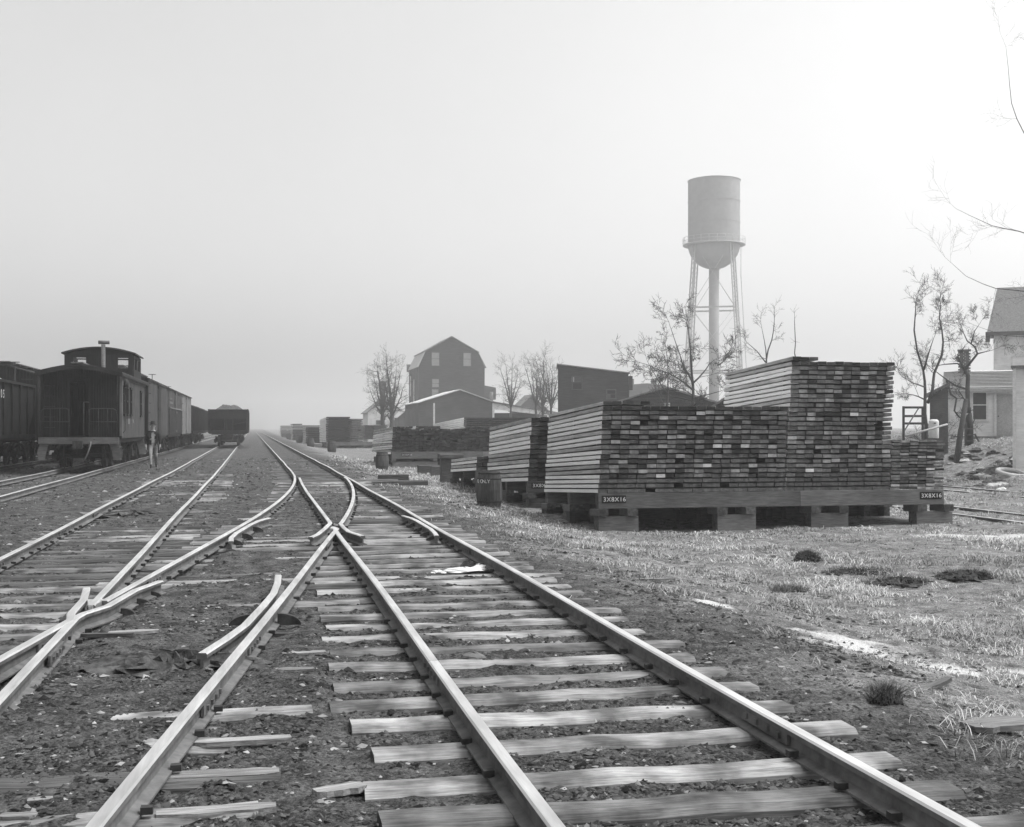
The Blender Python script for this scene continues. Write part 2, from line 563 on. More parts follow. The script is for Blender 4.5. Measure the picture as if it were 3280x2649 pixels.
def wob(y, s, a=.008):
    return a * (math.sin(y * .55 + s) + .6 * math.sin(y * .23 + 2.1 * s)) if y < 60 else 0


def bend(y):
    return -0.0052 * max(0, y - 45)


def LRx(y):
    if y <= 18: return 1.1 + .128 * (y - 18)
    t = min(y, 38) - 18
    return 1.1 + .128 * t - .0027 * t * t


def LLx(y):
    return LRx(y) - 1.5


def ys(a, b, s):
    n = max(1, int(round(abs(b - a) / s)))
    return [a + (b - a) * i / n for i in range(n + 1)]


def straight(x, a, b, s, ph=0.0):
    return [(x + bend(y) + wob(y, ph), y, .6 * wob(y, ph + 1)) for y in ys(a, b, s)]


tR = thing('railway_track', 'straight track with grey worn ties running through the frog at right', 'railway track', (0, 0, 0), group='tracks of the yard')
tL = thing('railway_track', 'diverging track curving from the far switch to the lower left', 'railway track', (0, 0, 0), group='tracks of the yard')
tT3 = thing('railway_track', 'track leading to the coal hopper, crossed by the diverging track', 'railway track', (0, 0, 0), group='tracks of the yard')
tT4 = thing('railway_track', 'track under the caboose and boxcars', 'railway track', (0, 0, 0), group='tracks of the yard')
tT5 = thing('railway_track', 'leftmost track under the loaded gondola', 'railway track', (0, 0, 0), group='tracks of the yard')
tS1 = thing('railway_track', 'grassy siding just right of the tall lumber pile, nearer of two', 'railway track', (0, 0, 0), group='grown-over sidings at right')
tS2 = thing('railway_track', 'grassy siding at the foot of the bank, farther of two', 'railway track', (0, 0, 0), group='grown-over sidings at right')

# right track: right stock rail runs through, left rail broken at the frog
rail(straight(2.6, 2.5, 60, 1.2, .4) + straight(2.6, 61, 420, 8, .4)[0:], tR)
rail(straight(1.1, 2.5, 7.75, .8, 1.2), tR)
rail(straight(1.1, 7.757, 18.45, .9, 1.2)[:-1] + [(1.1, 18.45)], tR)
rail([(1.19, 37.0), (1.13, 33), (1.10, 29), (1.10, 25), (1.10, 19.5), (1.085, 19.25), (.955, 18.3), (.80, 17.3), (.69, 16.85)], tR)    # closure rail ending in the left wing
# diverging track
rail([(LRx(y) + wob(y, 2), y) for y in ys(2.5, 18.2, .8)], tL)
rail([(2.535, 37.2)] + [(LRx(y), y) for y in ys(36.2, 20, 1.0)] + [(LRx(19.5) + .0, 19.5), (1.245, 19.2), (1.245, 18.4), (1.265, 17.7), (1.40, 16.9)], tL)
rail([(LLx(y), y) for y in ys(11.0, 38, .9)] + straight(1.1, 39, 60, 1.2, 3) + straight(1.1, 61, 420, 8, 3), tL)
rail([(LLx(y), y) for y in ys(2.5, 10.0, .8)] + [(-1.47, 10.35), (-1.485, 11.2), (-1.56, 11.95)], tL)    # ends in a wing beside the hopper track
# hopper track
rail(straight(-2.87, 2.5, 60, 1.1, 5) + straight(-2.87, 61, 420, 8, 5), tT3)
rail([(-1.37, 10.75)] + straight(-1.37, 11.4, 60, 1.1, 6) + straight(-1.37, 61, 420, 8, 6), tT3)
rail(straight(-1.40, 2.5, 10.1, .8, 6) + [(-1.375, 10.3), (LLx(10.7) + .10, 10.7), (LLx(11.7) + .10, 11.7), (LLx(12.35) + .19, 12.35)], tT3)
# guard rails
rail([(LRx(y) + o, y) for y, o in ((8.35, -.23), (8.9, -.165), (9.5, -.115), (10.5, -.105), (11.3, -.11), (12.0, -.155), (12.65, -.22))], tL, 'guard_rail', -.006)
rail([(2.6 + o, y) for y, o in ((16.8, -.19), (17.4, -.14), (18.0, -.11), (19.6, -.108), (20.2, -.13), (20.8, -.2))], tR, 'guard_rail', -.006)
rail([(LLx(y) + o, y) for y, o in ((16.5, .24), (17.1, .15), (17.8, .11), (19.4, .108), (20.1, .14), (20.7, .24))], tL, 'guard_rail', -.006)
for tr, xc, y0 in ((tT4, -6.25, 20), (tT5, -10.4, 26)):
    for s in (-.75, .75):
        rail(straight(xc + s, y0, 70, 1.5, xc + s) + straight(xc + s, 71, 420, 9, xc), tr)
for tr, xc, za in ((tS1, 17.3, -.60), (tS2, 23.2, -.58)):
    for s in (-.75, .75):
        rail([(xc + s, y, za) for y in ys(16, 160, 4)], tr)

# frog castings
fb = MB().slab([(1.03, 18.3), (1.17, 18.3), (1.115, 18.62), (1.085, 18.62)], 2, -.115, -.004)
fb.build('frog_point', mt['rail_head'], tR)
MB().box((1.1, 17.9, -.138), (.6, .8, .02)).build('frog_plate', mt['iron'], tR)
MB().slab([(-1.45, 11.15), (-1.29, 11.15), (-1.355, 10.72), (-1.385, 10.72)], 2, -.115, -.004).build('frog_point', mt['rail_head'], tT3)
MB().box((-1.38, 11.1, -.138), (.5, .6, .02)).build('frog_plate', mt['iron'], tT3)


def brace(x, y, side, parent, r=.16):
    """half-round cast rail brace standing against a rail"""
    pr = [(side * r * math.cos(a), r * .5 * math.sin(a)) for a in np.linspace(0, PI / 2, 7)] + [(0, 0)]
    mb = MB().slab([(x + p[0], -RH + p[1]) for p in pr], 1, y - .03, y + .03)
    return mb.build('rail_brace', mt['iron'], parent)


for y, o, sd in ((10.2, -.15, -1), (10.2, .05, 1), (11.6, -.15, -1), (9.2, -.17, -1)):
    brace(LRx(y) + o, y, sd, tL, .19 if y == 10.2 else .11)
for y in (17.4, 18.1, 18.9, 19.8, 20.4):
    brace(2.47, y, -1, tR, .13)
for y in (17.2, 18.2, 19.4):
    brace(LLx(y) + .14, y, 1, tL, .16)
for y in (11.0, 11.6, 12.1):
    brace(LLx(y) + .14, y, 1, tT3, .12)


def joint(x, y, parent, dx=0.0):
    """bolted joint bars over a rail joint"""
    mb = MB()
    R = math.atan(-dx)
    for s in (-1, 1):
        mb.box((x + s * .021, y, -.066), (.018, .6, .062), rz=R)
        for k in range(4):
            yy = y - .21 + .14 * k
            mb.box((x + s * .036 + dx * (yy - y), yy, -.066), (.018, .028, .028), rz=R)
    return mb.build('joint_bar', mt['rail_side'], parent)


for y in (7.75, 13.6, 17.0, 26): joint(1.1, y, tR)
for y in (6.0, 15.4, 21.8, 28): joint(2.6, y, tR)
for y in (7.2, 9.0, 16.2): joint(LRx(y), y, tL, .128)
for y in (9.4, 12.9, 23.5): joint(LLx(y), y, tL, .128 if y < 18 else .09)
for y in (14.6, 19.2, 23.0, 28): joint(-2.87, y, tT3)
for y in (8.9, 14.0, 19.6, 25): joint(-1.38, y, tT3)

# ties: a few worn shapes, each tie an object of its own
tie_me = []
for k in range(5):
    mb = MB()
    nseg = 9
    prof_n = 6
    rs = np.random.default_rng(40 + k)
    vs = []
    for i in range(nseg + 1):
        u = -1.3 + 2.6 * i / nseg
        if i in (0, nseg): u += rs.uniform(-.04, .04)
        wv = .108 + rs.uniform(-.006, .006)
        top = rs.uniform(-.012, .002)
        rnd_ = .03
        vs += [(u, -wv, -.16), (u, -wv, top - rnd_), (u, -wv + .03, top), (u, wv - .03, top + rs.uniform(-.004, .004)), (u, wv, top - rnd_), (u, wv, -.16)]
    fs = []
    mi = []
    for i in range(nseg):
        for j in range(prof_n - 1):
            a = i * prof_n + j
            fs.append((a, a + 1, a + 1 + prof_n, a + prof_n)); mi.append(0)
    mb.add(vs, fs, 0)
    mb.add(vs[:6], [(0, 1, 2, 3, 4, 5)], 1)
    mb.add(vs[-6:], [(5, 4, 3, 2, 1, 0)], 1)
    tie_me.append(mb.mesh('tie', [mt['tie'], mt['tie_end']]))
tie_dark_me = []
for me in tie_me:
    m2 = me.copy(); m2.materials[0] = mt['tie_dark']; tie_dark_me.append(m2)

spikes = {tR.name: MB(), tL.name: MB(), tT3.name: MB()}


def spike(par, x, y):
    mb = spikes[par.name]
    for s in (-1, 1):
        if random.random() < .12: continue
        yy = y + random.uniform(-.05, .05)
        mb.box((x + s * .068, yy, -.108 + random.uniform(0, .012)), (.05, .042, .03))


def put_tie(par, xa, xb, y, sink=0.0, dark=False, rails=()):
    me = (tie_dark_me if dark else tie_me)[random.randrange(5)]
    o = inst('tie', me, par, ((xa + xb) / 2, y, -.129 - sink), (random.uniform(-.01, .01), random.uniform(-.006, .006), random.uniform(-.02, .02)),
             ((xb - xa) / 2.6, random.uniform(.85, 1.12), 1))
    if random.random() < .5: o.rotation_euler.z += PI
    for rx in rails:
        if sink < .03: spike(par, rx, y)
    return o


y = 3.4
TIE_SPOTS = []
while y < 64:
    y += random.uniform(.50, .62)
    e = random.uniform(-.07, .07)
    if 13.2 < y < 38:
        xa = min(LLx(y) - .55, .5) + random.uniform(-.06, .06)
        if y < 17.5 and random.random() < .55:
            put_tie(tR, .52 + e, 3.15 + e, y, random.uniform(0, .012), False, (1.1, 2.6))
            if random.random() < .6: put_tie(tL, LLx(y) - .55, LRx(y) + .35, y + random.uniform(-.1, .1), random.uniform(0, .035), True, (LLx(y), LRx(y)))
        else:
            put_tie(tR, xa, 3.15 + e + random.uniform(0, .12), y, random.uniform(0, .014), y > 21 and random.random() < .5, (1.1, 2.6, LLx(y), LRx(y)))
    else:
        sink = random.uniform(-.004, .008) if y < 38 else random.uniform(.0, .05)
        put_tie(tR, .5 + e, 3.1 + e, y, sink, y > 38, (1.1 + bend(y), 2.6 + bend(y)) if y < 45 else ())
y = 4.2
while y < 13.2:
    y += random.uniform(.52, .66)
    c = LRx(y) - .75
    put_tie(tL, c - 1.2, c + random.uniform(1.15, 1.4), y, random.choice((.0, .01, .02, .05, .07)), random.random() < .4, (LRx(y), LLx(y)))
y = 9.0
while y < 46:
    y += random.uniform(.5, .62)
    sink = random.choice((-.005, .0, .008, .02)) if y < 15 else (random.choice((-.004, .005, .012)) if y < 21 else random.choice((.0, .01, .03, .05)))
    put_tie(tT3, -3.4 + random.uniform(-.1, .1), -.82 + random.uniform(-.1, .1), y, sink, y > 13.2 and random.random() < .75, (-2.87, -1.37))
y = 27.0
while y < 46:
    y += random.uniform(.52, .64)
    put_tie(tT4, -7.5, -4.9 + random.uniform(-.1, .1), y, random.choice((.02, .035, .05, .06)), True)
# long head-block ties of the far switch and the stub of its stand
put_tie(tR, .35, 5.0, 37.0, -.02, True); put_tie(tR, .4, 4.3, 38.2, -.01, True)
for nme, mb in spikes.items():
    o = mb.build('spikes', mt['iron'], bpy.data.objects[nme]); o['kind'] = 'stuff'
sb = thing('timber_block', 'short dark timber lying beside the far switch', 'timber', (4.15, 38.6, zg1(4.15, 38.6)))
MB().box((0, 0, .14), (.95, .3, .28), bev=.02, mi='ends').build('block', [mt['timber_dark'], mt['tie_end']], sb)

# loose ballast stones, cinders and chips
N = 330000
dd = 3.9 + 62 * rng.random(N) ** 2.3
lat = rng.uniform(-.50, .50, N)
X = dd * (SY + lat * CY); Y = dd * (CY - lat * SY)
keep = (Y > 3) & ((X < 4.6) | (rng.random(N) < np.where(X < 7, .45, .12)))
X = X[keep]; Y = Y[keep]; n = len(X)
clump = fbm(X * 1.3, Y * 1.3, 91, 3)
keep = rng.random(n) < np.clip(.55 + 1.3 * clump, .12, 1)
X = X[keep]; Y = Y[keep]; n = len(X)
size = .0052 * np.exp(rng.normal(0, .5, n)) * (1 + .045 * Y)
size = np.minimum(size, .009 + .0011 * Y)
# not on the rail heads
for rx in (1.1, 2.6):
    pass
base = np.array([[-1, -1, -.6], [1, -1, -.6], [1, 1, -.6], [-1, 1, -.6], [.15, .1, 1.0]], float)
fq = np.array([[0, 1, 4], [1, 2, 4], [2, 3, 4], [3, 0, 4]])
V = base[None] * (1 + rng.normal(0, .42, (n, 5, 3)))
sc3 = np.stack([size * rng.uniform(.8, 1.7, n), size * rng.uniform(.8, 1.5, n), size * rng.uniform(.3, .75, n)], 1)
V[:, 4, :2] += rng.normal(0, .45, (n, 2))
V = V * sc3[:, None, :]
an = rng.uniform(0, 2 * PI, n); ca, sa = np.cos(an), np.sin(an)
VX = V[..., 0] * ca[:, None] - V[..., 1] * sa[:, None]; VY = V[..., 0] * sa[:, None] + V[..., 1] * ca[:, None]
nr = np.exp(-np.clip(Y - 6, 0, 1e3) / 55) * np.exp(-np.clip(np.abs(X - 2) - 8, 0, 1e3) / 6)
zb = zg(X, Y) + nr * (0.020 * fbm(X * 3.1, Y * 3.1, 21, 3) + 0.030 * fbm(X * 9, Y * 9, 31, 3))
P = np.stack([VX + X[:, None], VY + Y[:, None], V[..., 2] + (zb + size * .25)[:, None]], 2).reshape(-1, 3)
FQ = (fq[None] + (np.arange(n) * 5)[:, None, None]).reshape(-1, 3)
tn = np.where(rng.random(n) < .05, rng.uniform(.15, .32, n), rng.uniform(.006, .10, n))
so = link(bpy.data.objects.new('ballast_stones', np_mesh('ballast_stones', P, FQ, mt['stone'], np.repeat(tn, 5))))
tag(so, 'loose cinders and pale stone chips between the rails', 'ballast', kind='stuff')

# dry grass: single bent blades, thick in tufts
N = 500000
dd = 5.2 + 75 * rng.random(N) ** 1.75
lat = rng.uniform(-.15, .47, N)
X = dd * (SY + lat * CY); Y = dd * (CY - lat * SY)
tuft = .7 * fbm(X * 1.15, Y * 1.15, 131, 4) + .45 * fbm(X * 4.2, Y * 4.2, 151, 2)
edge = sstep(3.4, 6.2, X + 1.6 * fbm(X * .7, Y * .7, 141, 3))
dens = edge * np.clip(.45 + 2.8 * tuft, .06, 1)
sandm = np.zeros(N)
for sx, sy_, ra, rb in SAND:
    sandm = np.maximum(sandm, np.sqrt(((X - sx) / ra) ** 2 + ((Y - sy_) / rb) ** 2) < .9)
dens = dens * (1 - .85 * sandm)
dens = np.where((X > 6.6) & (X < 14.6) & (Y > 24.2) & (Y < 37), 0, dens)
for xc in (17.3, 23.2): dens = np.where(np.abs(X - xc) < .9, dens * .35, dens)
keep = (rng.random(N) < dens) & (Y > 3.5)
X = X[keep]; Y = Y[keep]; tuft = tuft[keep]; n = len(X)
hh = (.015 + .085 * np.clip(tuft + .12, 0, 1)) * rng.uniform(.5, 1.6, n) * (1 + .012 * Y)
wd = .0011 * (1 + .13 * Y) * rng.uniform(.7, 1.5, n)
an = rng.uniform(0, 2 * PI, n); ln = rng.uniform(.4, 4.0, n) * hh
dx, dy = np.cos(an), np.sin(an)
nr = np.exp(-np.clip(Y - 6, 0, 1e3) / 55) * np.exp(-np.clip(np.abs(X - 2) - 8, 0, 1e3) / 6)
zb = zg(X, Y) + nr * (0.020 * fbm(X * 3.1, Y * 3.1, 21, 3) + 0.030 * fbm(X * 9, Y * 9, 31, 3)) + nr * sstep(3.4, 5.5, X) * (1 - sstep(15, 20, X)) * .05 * fbm(X * 2.2, Y * 2.2, 51, 4)
px, py = -dy * wd, dx * wd
p0 = np.stack([X - px, Y - py, zb - .005], 1); p1 = np.stack([X + px, Y + py, zb - .005], 1)
p2 = np.stack([X + dx * ln * .35 + px * .8, Y + dy * ln * .35 + py * .8, zb + hh * .7], 1)
p3 = np.stack([X + dx * ln * .35 - px * .8, Y + dy * ln * .35 - py * .8, zb + hh * .7], 1)
p4 = np.stack([X + dx * ln, Y + dy * ln, zb + hh * rng.uniform(.5, 1.05, n)], 1)
P = np.stack([p0, p1, p2, p3, p4], 1).reshape(-1, 3)
b5 = (np.arange(n) * 5)[:, None]
T = np.concatenate([b5 + np.array([[0, 1, 2]]), b5 + np.array([[0, 2, 3]]), b5 + np.array([[3, 2, 4]])], 0)
tn = rng.uniform(.12, .56, n) * np.clip(1.1 - 1.2 * vnoise(X * .9, Y * .9, 171), .55, 1.3)
go = link(bpy.data.objects.new('dry_grass', np_mesh('dry_grass', P, T, mt['grass'], np.repeat(tn, 5))))
tag(go, 'pale dry winter grass growing beside the lumber piles', 'grass', kind='stuff')

# ------------------------------------------------------------------ lumber piles
stick_me = MB().box((0, 0, 0), (1, .04, 1)).mesh('sticker', mt['timber_dark'])  # spacers coloured dark so the gaps between courses read as shade


def plank_mesh(pw, L, ph, side, end):
    return MB().box((0, 0, 0), (pw, L, ph), bev=min(.004, ph * .1), mi='ends').mesh('plank', [mt[side], mt[end]])


def lumber_pile(label, x0, y0, zb, ncol, nrow, pw, ph, pitch, L, end='plank_end', slope=2.7, lean=.07, grey_share=.3, extra=None,
                dark_rows=0, part_limit=300, stickers=True, merge=False, gap=.006, group='lumber piles beside the track', ragged=.012):
    t = thing('lumber_pile', label, 'lumber pile', (x0, y0, zb), group=group, rot=(-math.radians(slope), 0, 0))
    kinds = [plank_mesh(pw, L, ph, 'plank_side', end), plank_mesh(pw, L * .985, ph, 'plank_side', end),
             plank_mesh(pw, L, ph, 'plank_side_grey', end), plank_mesh(pw, L, ph, 'plank_side_grey', 'plank_end_dark'),
             plank_mesh(pw, L, ph, 'plank_side', 'plank_end_light'), plank_mesh(pw, L, ph, 'plank_side', 'plank_end_pale'), plank_mesh(pw, L, ph, 'plank_side', 'plank_end_dark')]
    inner = {}
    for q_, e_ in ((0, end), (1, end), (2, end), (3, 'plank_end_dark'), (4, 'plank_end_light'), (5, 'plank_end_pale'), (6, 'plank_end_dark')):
        inner[q_] = plank_mesh(pw, L * (.985 if q_ == 1 else 1), ph, 'timber_dark', e_)  # inner planks get dark sides: shade of the joints put into the colour
    spots = []
    for r in range(nrow + (1 if extra else 0)):
        cols = range(ncol) if r < nrow else range(extra[0], extra[0] + extra[1])
        rowx = random.uniform(-ragged, ragged); rowy = random.uniform(-.012, .012)
        rgrey = random.random() < grey_share
        for c in cols:
            g = pw + gap
            z = r * pitch + ph / 2
            x = c * g + pw / 2 + lean * z + rowx + random.uniform(-.003, .003)
            if random.random() < .02 and 2 < c < ncol - 1: continue
            if r >= nrow - dark_rows: k = 3
            elif rgrey: k = 2
            else: k = random.choice((0, 0, 1))
            if c == 0 and not rgrey: k = 0 if r < nrow - dark_rows else 3
            if r < nrow - dark_rows and end == 'plank_end':
                q_ = random.random()
                if q_ < .16 and not (c == 0 and rgrey): k = 6
                elif q_ > .985: k = 5
                elif q_ > .86 and not (c == 0 and rgrey): k = 4
            yo = rowy + (random.uniform(-.014, .014) if k != 1 else random.uniform(.0, .05))
            spots.append((x, L / 2 + yo, z, k, r, c))
    order = sorted(range(len(spots)), key=lambda i: (-spots[i][4]))    # the upper courses show largest
    rest = MB(); rest_edge = MB()
    for n_, i in enumerate(order):
        x, y_, z, k, r, c = spots[i]
        if merge or n_ >= part_limit:
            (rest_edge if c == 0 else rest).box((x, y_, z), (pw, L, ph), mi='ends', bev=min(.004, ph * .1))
        else:
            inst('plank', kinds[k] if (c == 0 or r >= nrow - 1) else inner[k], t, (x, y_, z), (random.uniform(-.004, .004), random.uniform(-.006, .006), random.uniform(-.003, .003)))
    if rest.v:
        o = rest.build('plank_courses', [mt['timber_dark'], mt[end]], t)  # dark sides again carry the painted joint shade
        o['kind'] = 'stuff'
        o = rest_edge.build('edge_planks', [mt['plank_side'] if grey_share <= .5 else mt['plank_side_grey'], mt[end]], t)
        o['kind'] = 'stuff'
    if stickers and pitch - ph > .004:
        for r in range(1, nrow + (1 if extra else 0)):
            wd = ncol * (pw + gap) if r < nrow else extra[1] * (pw + gap)
            xs = 0 if r < nrow else extra[0] * (pw + gap)
            z = r * pitch - (pitch - ph) / 2
            for yy in (.42, L * .5, L - .3):
                inst('sticker', stick_me, t, (xs + wd / 2 + lean * z, yy + random.uniform(-.02, .02), z), (0, 0, 0), (wd * .985, 1.0, (pitch - ph) * .92))
    return t


def text_mesh(txt, h, mat, parent, loc, rot, squash=1.0, name='lettering'):
    cu = bpy.data.curves.new(name, 'FONT'); cu.body = txt; cu.size = h; cu.extrude = .0015; cu.space_character = 1.12
    me = evaluated(bpy.data.objects.new(name, cu))
    me.materials.clear(); me.materials.append(mat)
    q = bpy.data.objects.new(name, me); q.location = loc; q.rotation_euler = rot; q.scale = (squash, 1, 1)
    return link(q, parent)


def stencil(parent, txt, x, y, z, wd, ht):
    pl = MB().box((x + wd / 2, y - .004, z + ht / 2), (wd, .006, ht)).build('stencil_panel', mt['black'], parent)
    text_mesh(txt, ht * .78, mt['white'], pl, (x + wd * .06, y - .0085, z + ht * .24), (PI / 2, 0, 0), 1.05)
    return pl


def foundation(label, x0, y0, ztop, wx, rows, bh, bw, piers, slope=2.7, signs=(), lean=0, pier_w=.86, mat='timber'):
    """skid beams under a pile, each on block piers with two cap pieces"""
    t = thing('pile_foundation', label, 'timber foundation', (x0, y0, ztop), group='foundations of the lumber piles', rot=(-math.radians(slope), 0, 0))
    m2 = [mt[mat], mt['tie_end']]
    for ri, yy in enumerate(rows):
        h = bh if ri == 0 else bh * .82
        n = 2 if wx > 5 else 1
        cuts = [0, wx * .57, wx] if n == 2 else [0, wx]
        bm0 = None
        for a, b in zip(cuts[:-1], cuts[1:]):
            bm_ = MB().box(((a + b) / 2, yy + bw / 2, -h / 2 - .002), (b - a - .006, bw, h), bev=.008, mi='ends').build('beam', m2, t)
            if ri == 0:
                for (sx, txt) in signs:
                    if a <= sx < b: stencil(bm_, txt, sx, yy, -h * .66, .52, .16)
        for px in piers:
            zb0 = -h - .004
            wy = y0 + yy
            gz = zg1(x0 + px + pier_w / 2, wy) - ztop + math.tan(math.radians(slope)) * yy - .06
            caph = .15
            blk = zb0 - caph - gz
            if ri > 0: w_ = pier_w * .8
            else: w_ = pier_w
            for cx in (px + .06, px + w_ - .16):
                MB().box((cx + .02, yy + bw / 2 + .12, zb0 - caph / 2), (.22, .62, caph), bev=.012, mi='ends').build('cap_block', m2, t)
            if blk > .05:
                if ri == 0:
                    MB().box((px + w_ / 2 + .02, yy + bw / 2 + .12, zb0 - caph - blk / 2 - .002), (w_, .34, blk), bev=.015, mi='ends').build('pier_block', m2, t)
                else:
                    for cx in (px + .08, px + w_ - .1):
                        MB().box((cx, yy + bw / 2 + .1, zb0 - caph - blk / 2 - .002), (.16, .3, blk), bev=.012, mi='ends').build('pier_post', [mt['timber_dark'], mt['tie_end']], t)
    MB().box((wx / 2, rows[1] + .5, -bh - .34), (wx, .3, .62), bev=.02, mi='ends').build('added_shade_sill', [mt['timber_dark'], mt['tie_end']], t)  # added timber, blocks the bright ground behind to keep the underside dark
    MB().box((wx / 2, rows[-1] + .5, -bh - .34), (wx, .3, .62), bev=.02, mi='ends').build('added_shade_sill', [mt['timber_dark'], mt['tie_end']], t)  # second added timber, darkens the rear of the space under the pile
    return t


SX, SYY, SZ = 6.86, 24.45, .136
foundation('timber skids and block piers under the nearest big lumber pile', SX, SYY, SZ, 7.84, (0, 2.35, 4.55), .33, .25, (-.0, 2.6, 4.72, 7.2), signs=((.07, '3X8X16'), (7.26, '3X8X16')))
lumber_pile('nearest lumber pile, long low section with pale plank edges on its left', SX, SYY, SZ, 20, 18, .199, .0715, .1015, 4.88, extra=(0, 5), dark_rows=1, grey_share=.22)
lumber_pile('tallest lumber section, rising above the nearest pile', SX + 4.15, SYY + .02, SZ, 12, 28, .195, .0705, .1, 3.85, extra=(0, 3), dark_rows=1, grey_share=.3)
lumber_pile('low pile of thin boards at the right end of the nearest lumber', SX + 6.6, SYY + .05, SZ, 6, 16, .203, .048, .0685, 4.6, end='plank_end', grey_share=.5)
# second pile behind the barrel
foundation('timber skids and piers of the second pile behind the lettered barrel', 6.87, 31.25, .09, 6.2, (0, 2.8, 5.4), .30, .22, (0, 2.4, 4.6), signs=((.09, '3X8X16'),), mat='timber_dark')
lumber_pile('second lumber pile, behind the barrel with white lettering', 6.87, 31.25, .09, 24, 14, .232, .09, .121, 5.9, grey_share=.5, dark_rows=1, stickers=True, end='plank_end_dark')
# low third pile
foundation('low foundation of the five-course pile left of the second pile', 6.85, 38.9, .12, 2.4, (0, 2.4, 4.8), .28, .22, (0, 1.5), mat='timber_dark')
lumber_pile('low five-course lumber pile behind the lettered barrel at left', 6.85, 38.9, .12, 11, 4, .2, .085, .118, 5.3, end='plank_end_dark', grey_share=.6)
# fourth row
foundation('foundation of the fourth lumber row beside its own barrel', 6.9, 65.0, .2, 8.6, (0, 4.5, 10), .36, .3, (.05, 3.2, 6.2), signs=((.5, '3X10X24'),), pier_w=2.4)
lumber_pile('fourth lumber pile, wide and dark, beside a barrel', 6.9, 65.0, .21, 19, 10, .2, .09, .124, 11.5, end='plank_end_dark', grey_share=.4, extra=(0, 5), dark_rows=1, slope=1.2)
lumber_pile('taller dark section at the right of the fourth lumber row', 10.78, 65.05, .21, 22, 11, .2, .09, .124, 9, end='plank_end_dark', grey_share=.4, slope=1.2)
lumber_pile('pale lumber pile standing behind the fourth row', 11.6, 70.5, .3, 24, 15, .2, .09, .12, 13, end='plank_end_dark', grey_share=.1, slope=1.5, stickers=False, merge=True)
lumber_pile('pale top of a pile seen over the fourth row', 10.0, 80, .3, 22, 11, .2, .09, .12, 9, end='plank_end_dark', grey_share=.1, slope=1.5, stickers=False, merge=True)
# fifth row and beyond
foundation('foundation of the tall far pile in the fifth row', 6.85, 128.5, -.02, 9.0, (0, 8), .35, .3, (.1, 3.0, 6.0), slope=.5, pier_w=1.2)
lumber_pile('tall dark square pile of the fifth row', 6.85, 128.5, 0, 9, 14, .265, .14, .19, 14, end='plank_end_dark', grey_share=.5, ragged=.04, merge=True, stickers=False, lean=0, slope=.8)
lumber_pile('narrower far pile beside the tall fifth-row pile', 9.25, 128.8, 0, 5, 13, .28, .13, .19, 8, end='plank_end', grey_share=.6, ragged=.04, merge=True, stickers=False, lean=0, slope=.8)
lumber_pile('low far pile of pale-ended boards right of the fifth row', 10.75, 129.2, .3, 12, 10, .2, .1, .15, 8, end='plank_end', grey_share=.5, merge=True, stickers=False, lean=0, slope=.8)
lumber_pile('long low far pile beyond the fifth row', 5.6, 150, -.4, 22, 9, .28, .15, .22, 10, end='plank_end_dark', ragged=.05, grey_share=.7, extra=(9, 7), merge=True, stickers=False, lean=0, slope=0)
lumber_pile('farther pile with a raised corner at its left', 5.0, 186, -.4, 30, 10, .28, .16, .23, 12, end='plank_end_dark', ragged=.07, grey_share=.7, merge=True, stickers=False, lean=0, slope=0, extra=(0, 5))
lumber_pile('farthest hazy pile beside the vanishing track', 4.2, 235, -.4, 40, 9, .28, .18, .26, 12, end='plank_end_dark', ragged=.08, grey_share=.7, merge=True, stickers=False, lean=0, slope=0)

# loose foundation blocks and crates between the piles
for k, (u, v, dist, dx, dy, dz, lab) in enumerate((
        (1372, 1520, 56, .95, .5, .42, 'dark square timber block left of the low pile, farthest'),
        (1420, 1526, 54, 1.1, .5, .45, 'dark timber block in the middle of three left of the low pile'),
        (1440, 1550, 47, .7, .4, .95, 'upright dark timber crib at the left end of the low pile'))):
    p = at(u, v, dist)
    t = thing('timber_block', lab, 'timber', (p.x, p.y, zg1(p.x, p.y) - .02), group='loose timbers between the piles')
    MB().box((0, 0, dz / 2), (dx, dy, dz), bev=.02, mi='ends').build('block', [mt['timber_dark'], mt['tie_end']], t)
    if k == 2: MB().box((.02, -.1, dz + .09), (.9, .7, .16), bev=.02, mi='ends').build('cap_block', [mt['timber_dark'], mt['tie_end']], t)


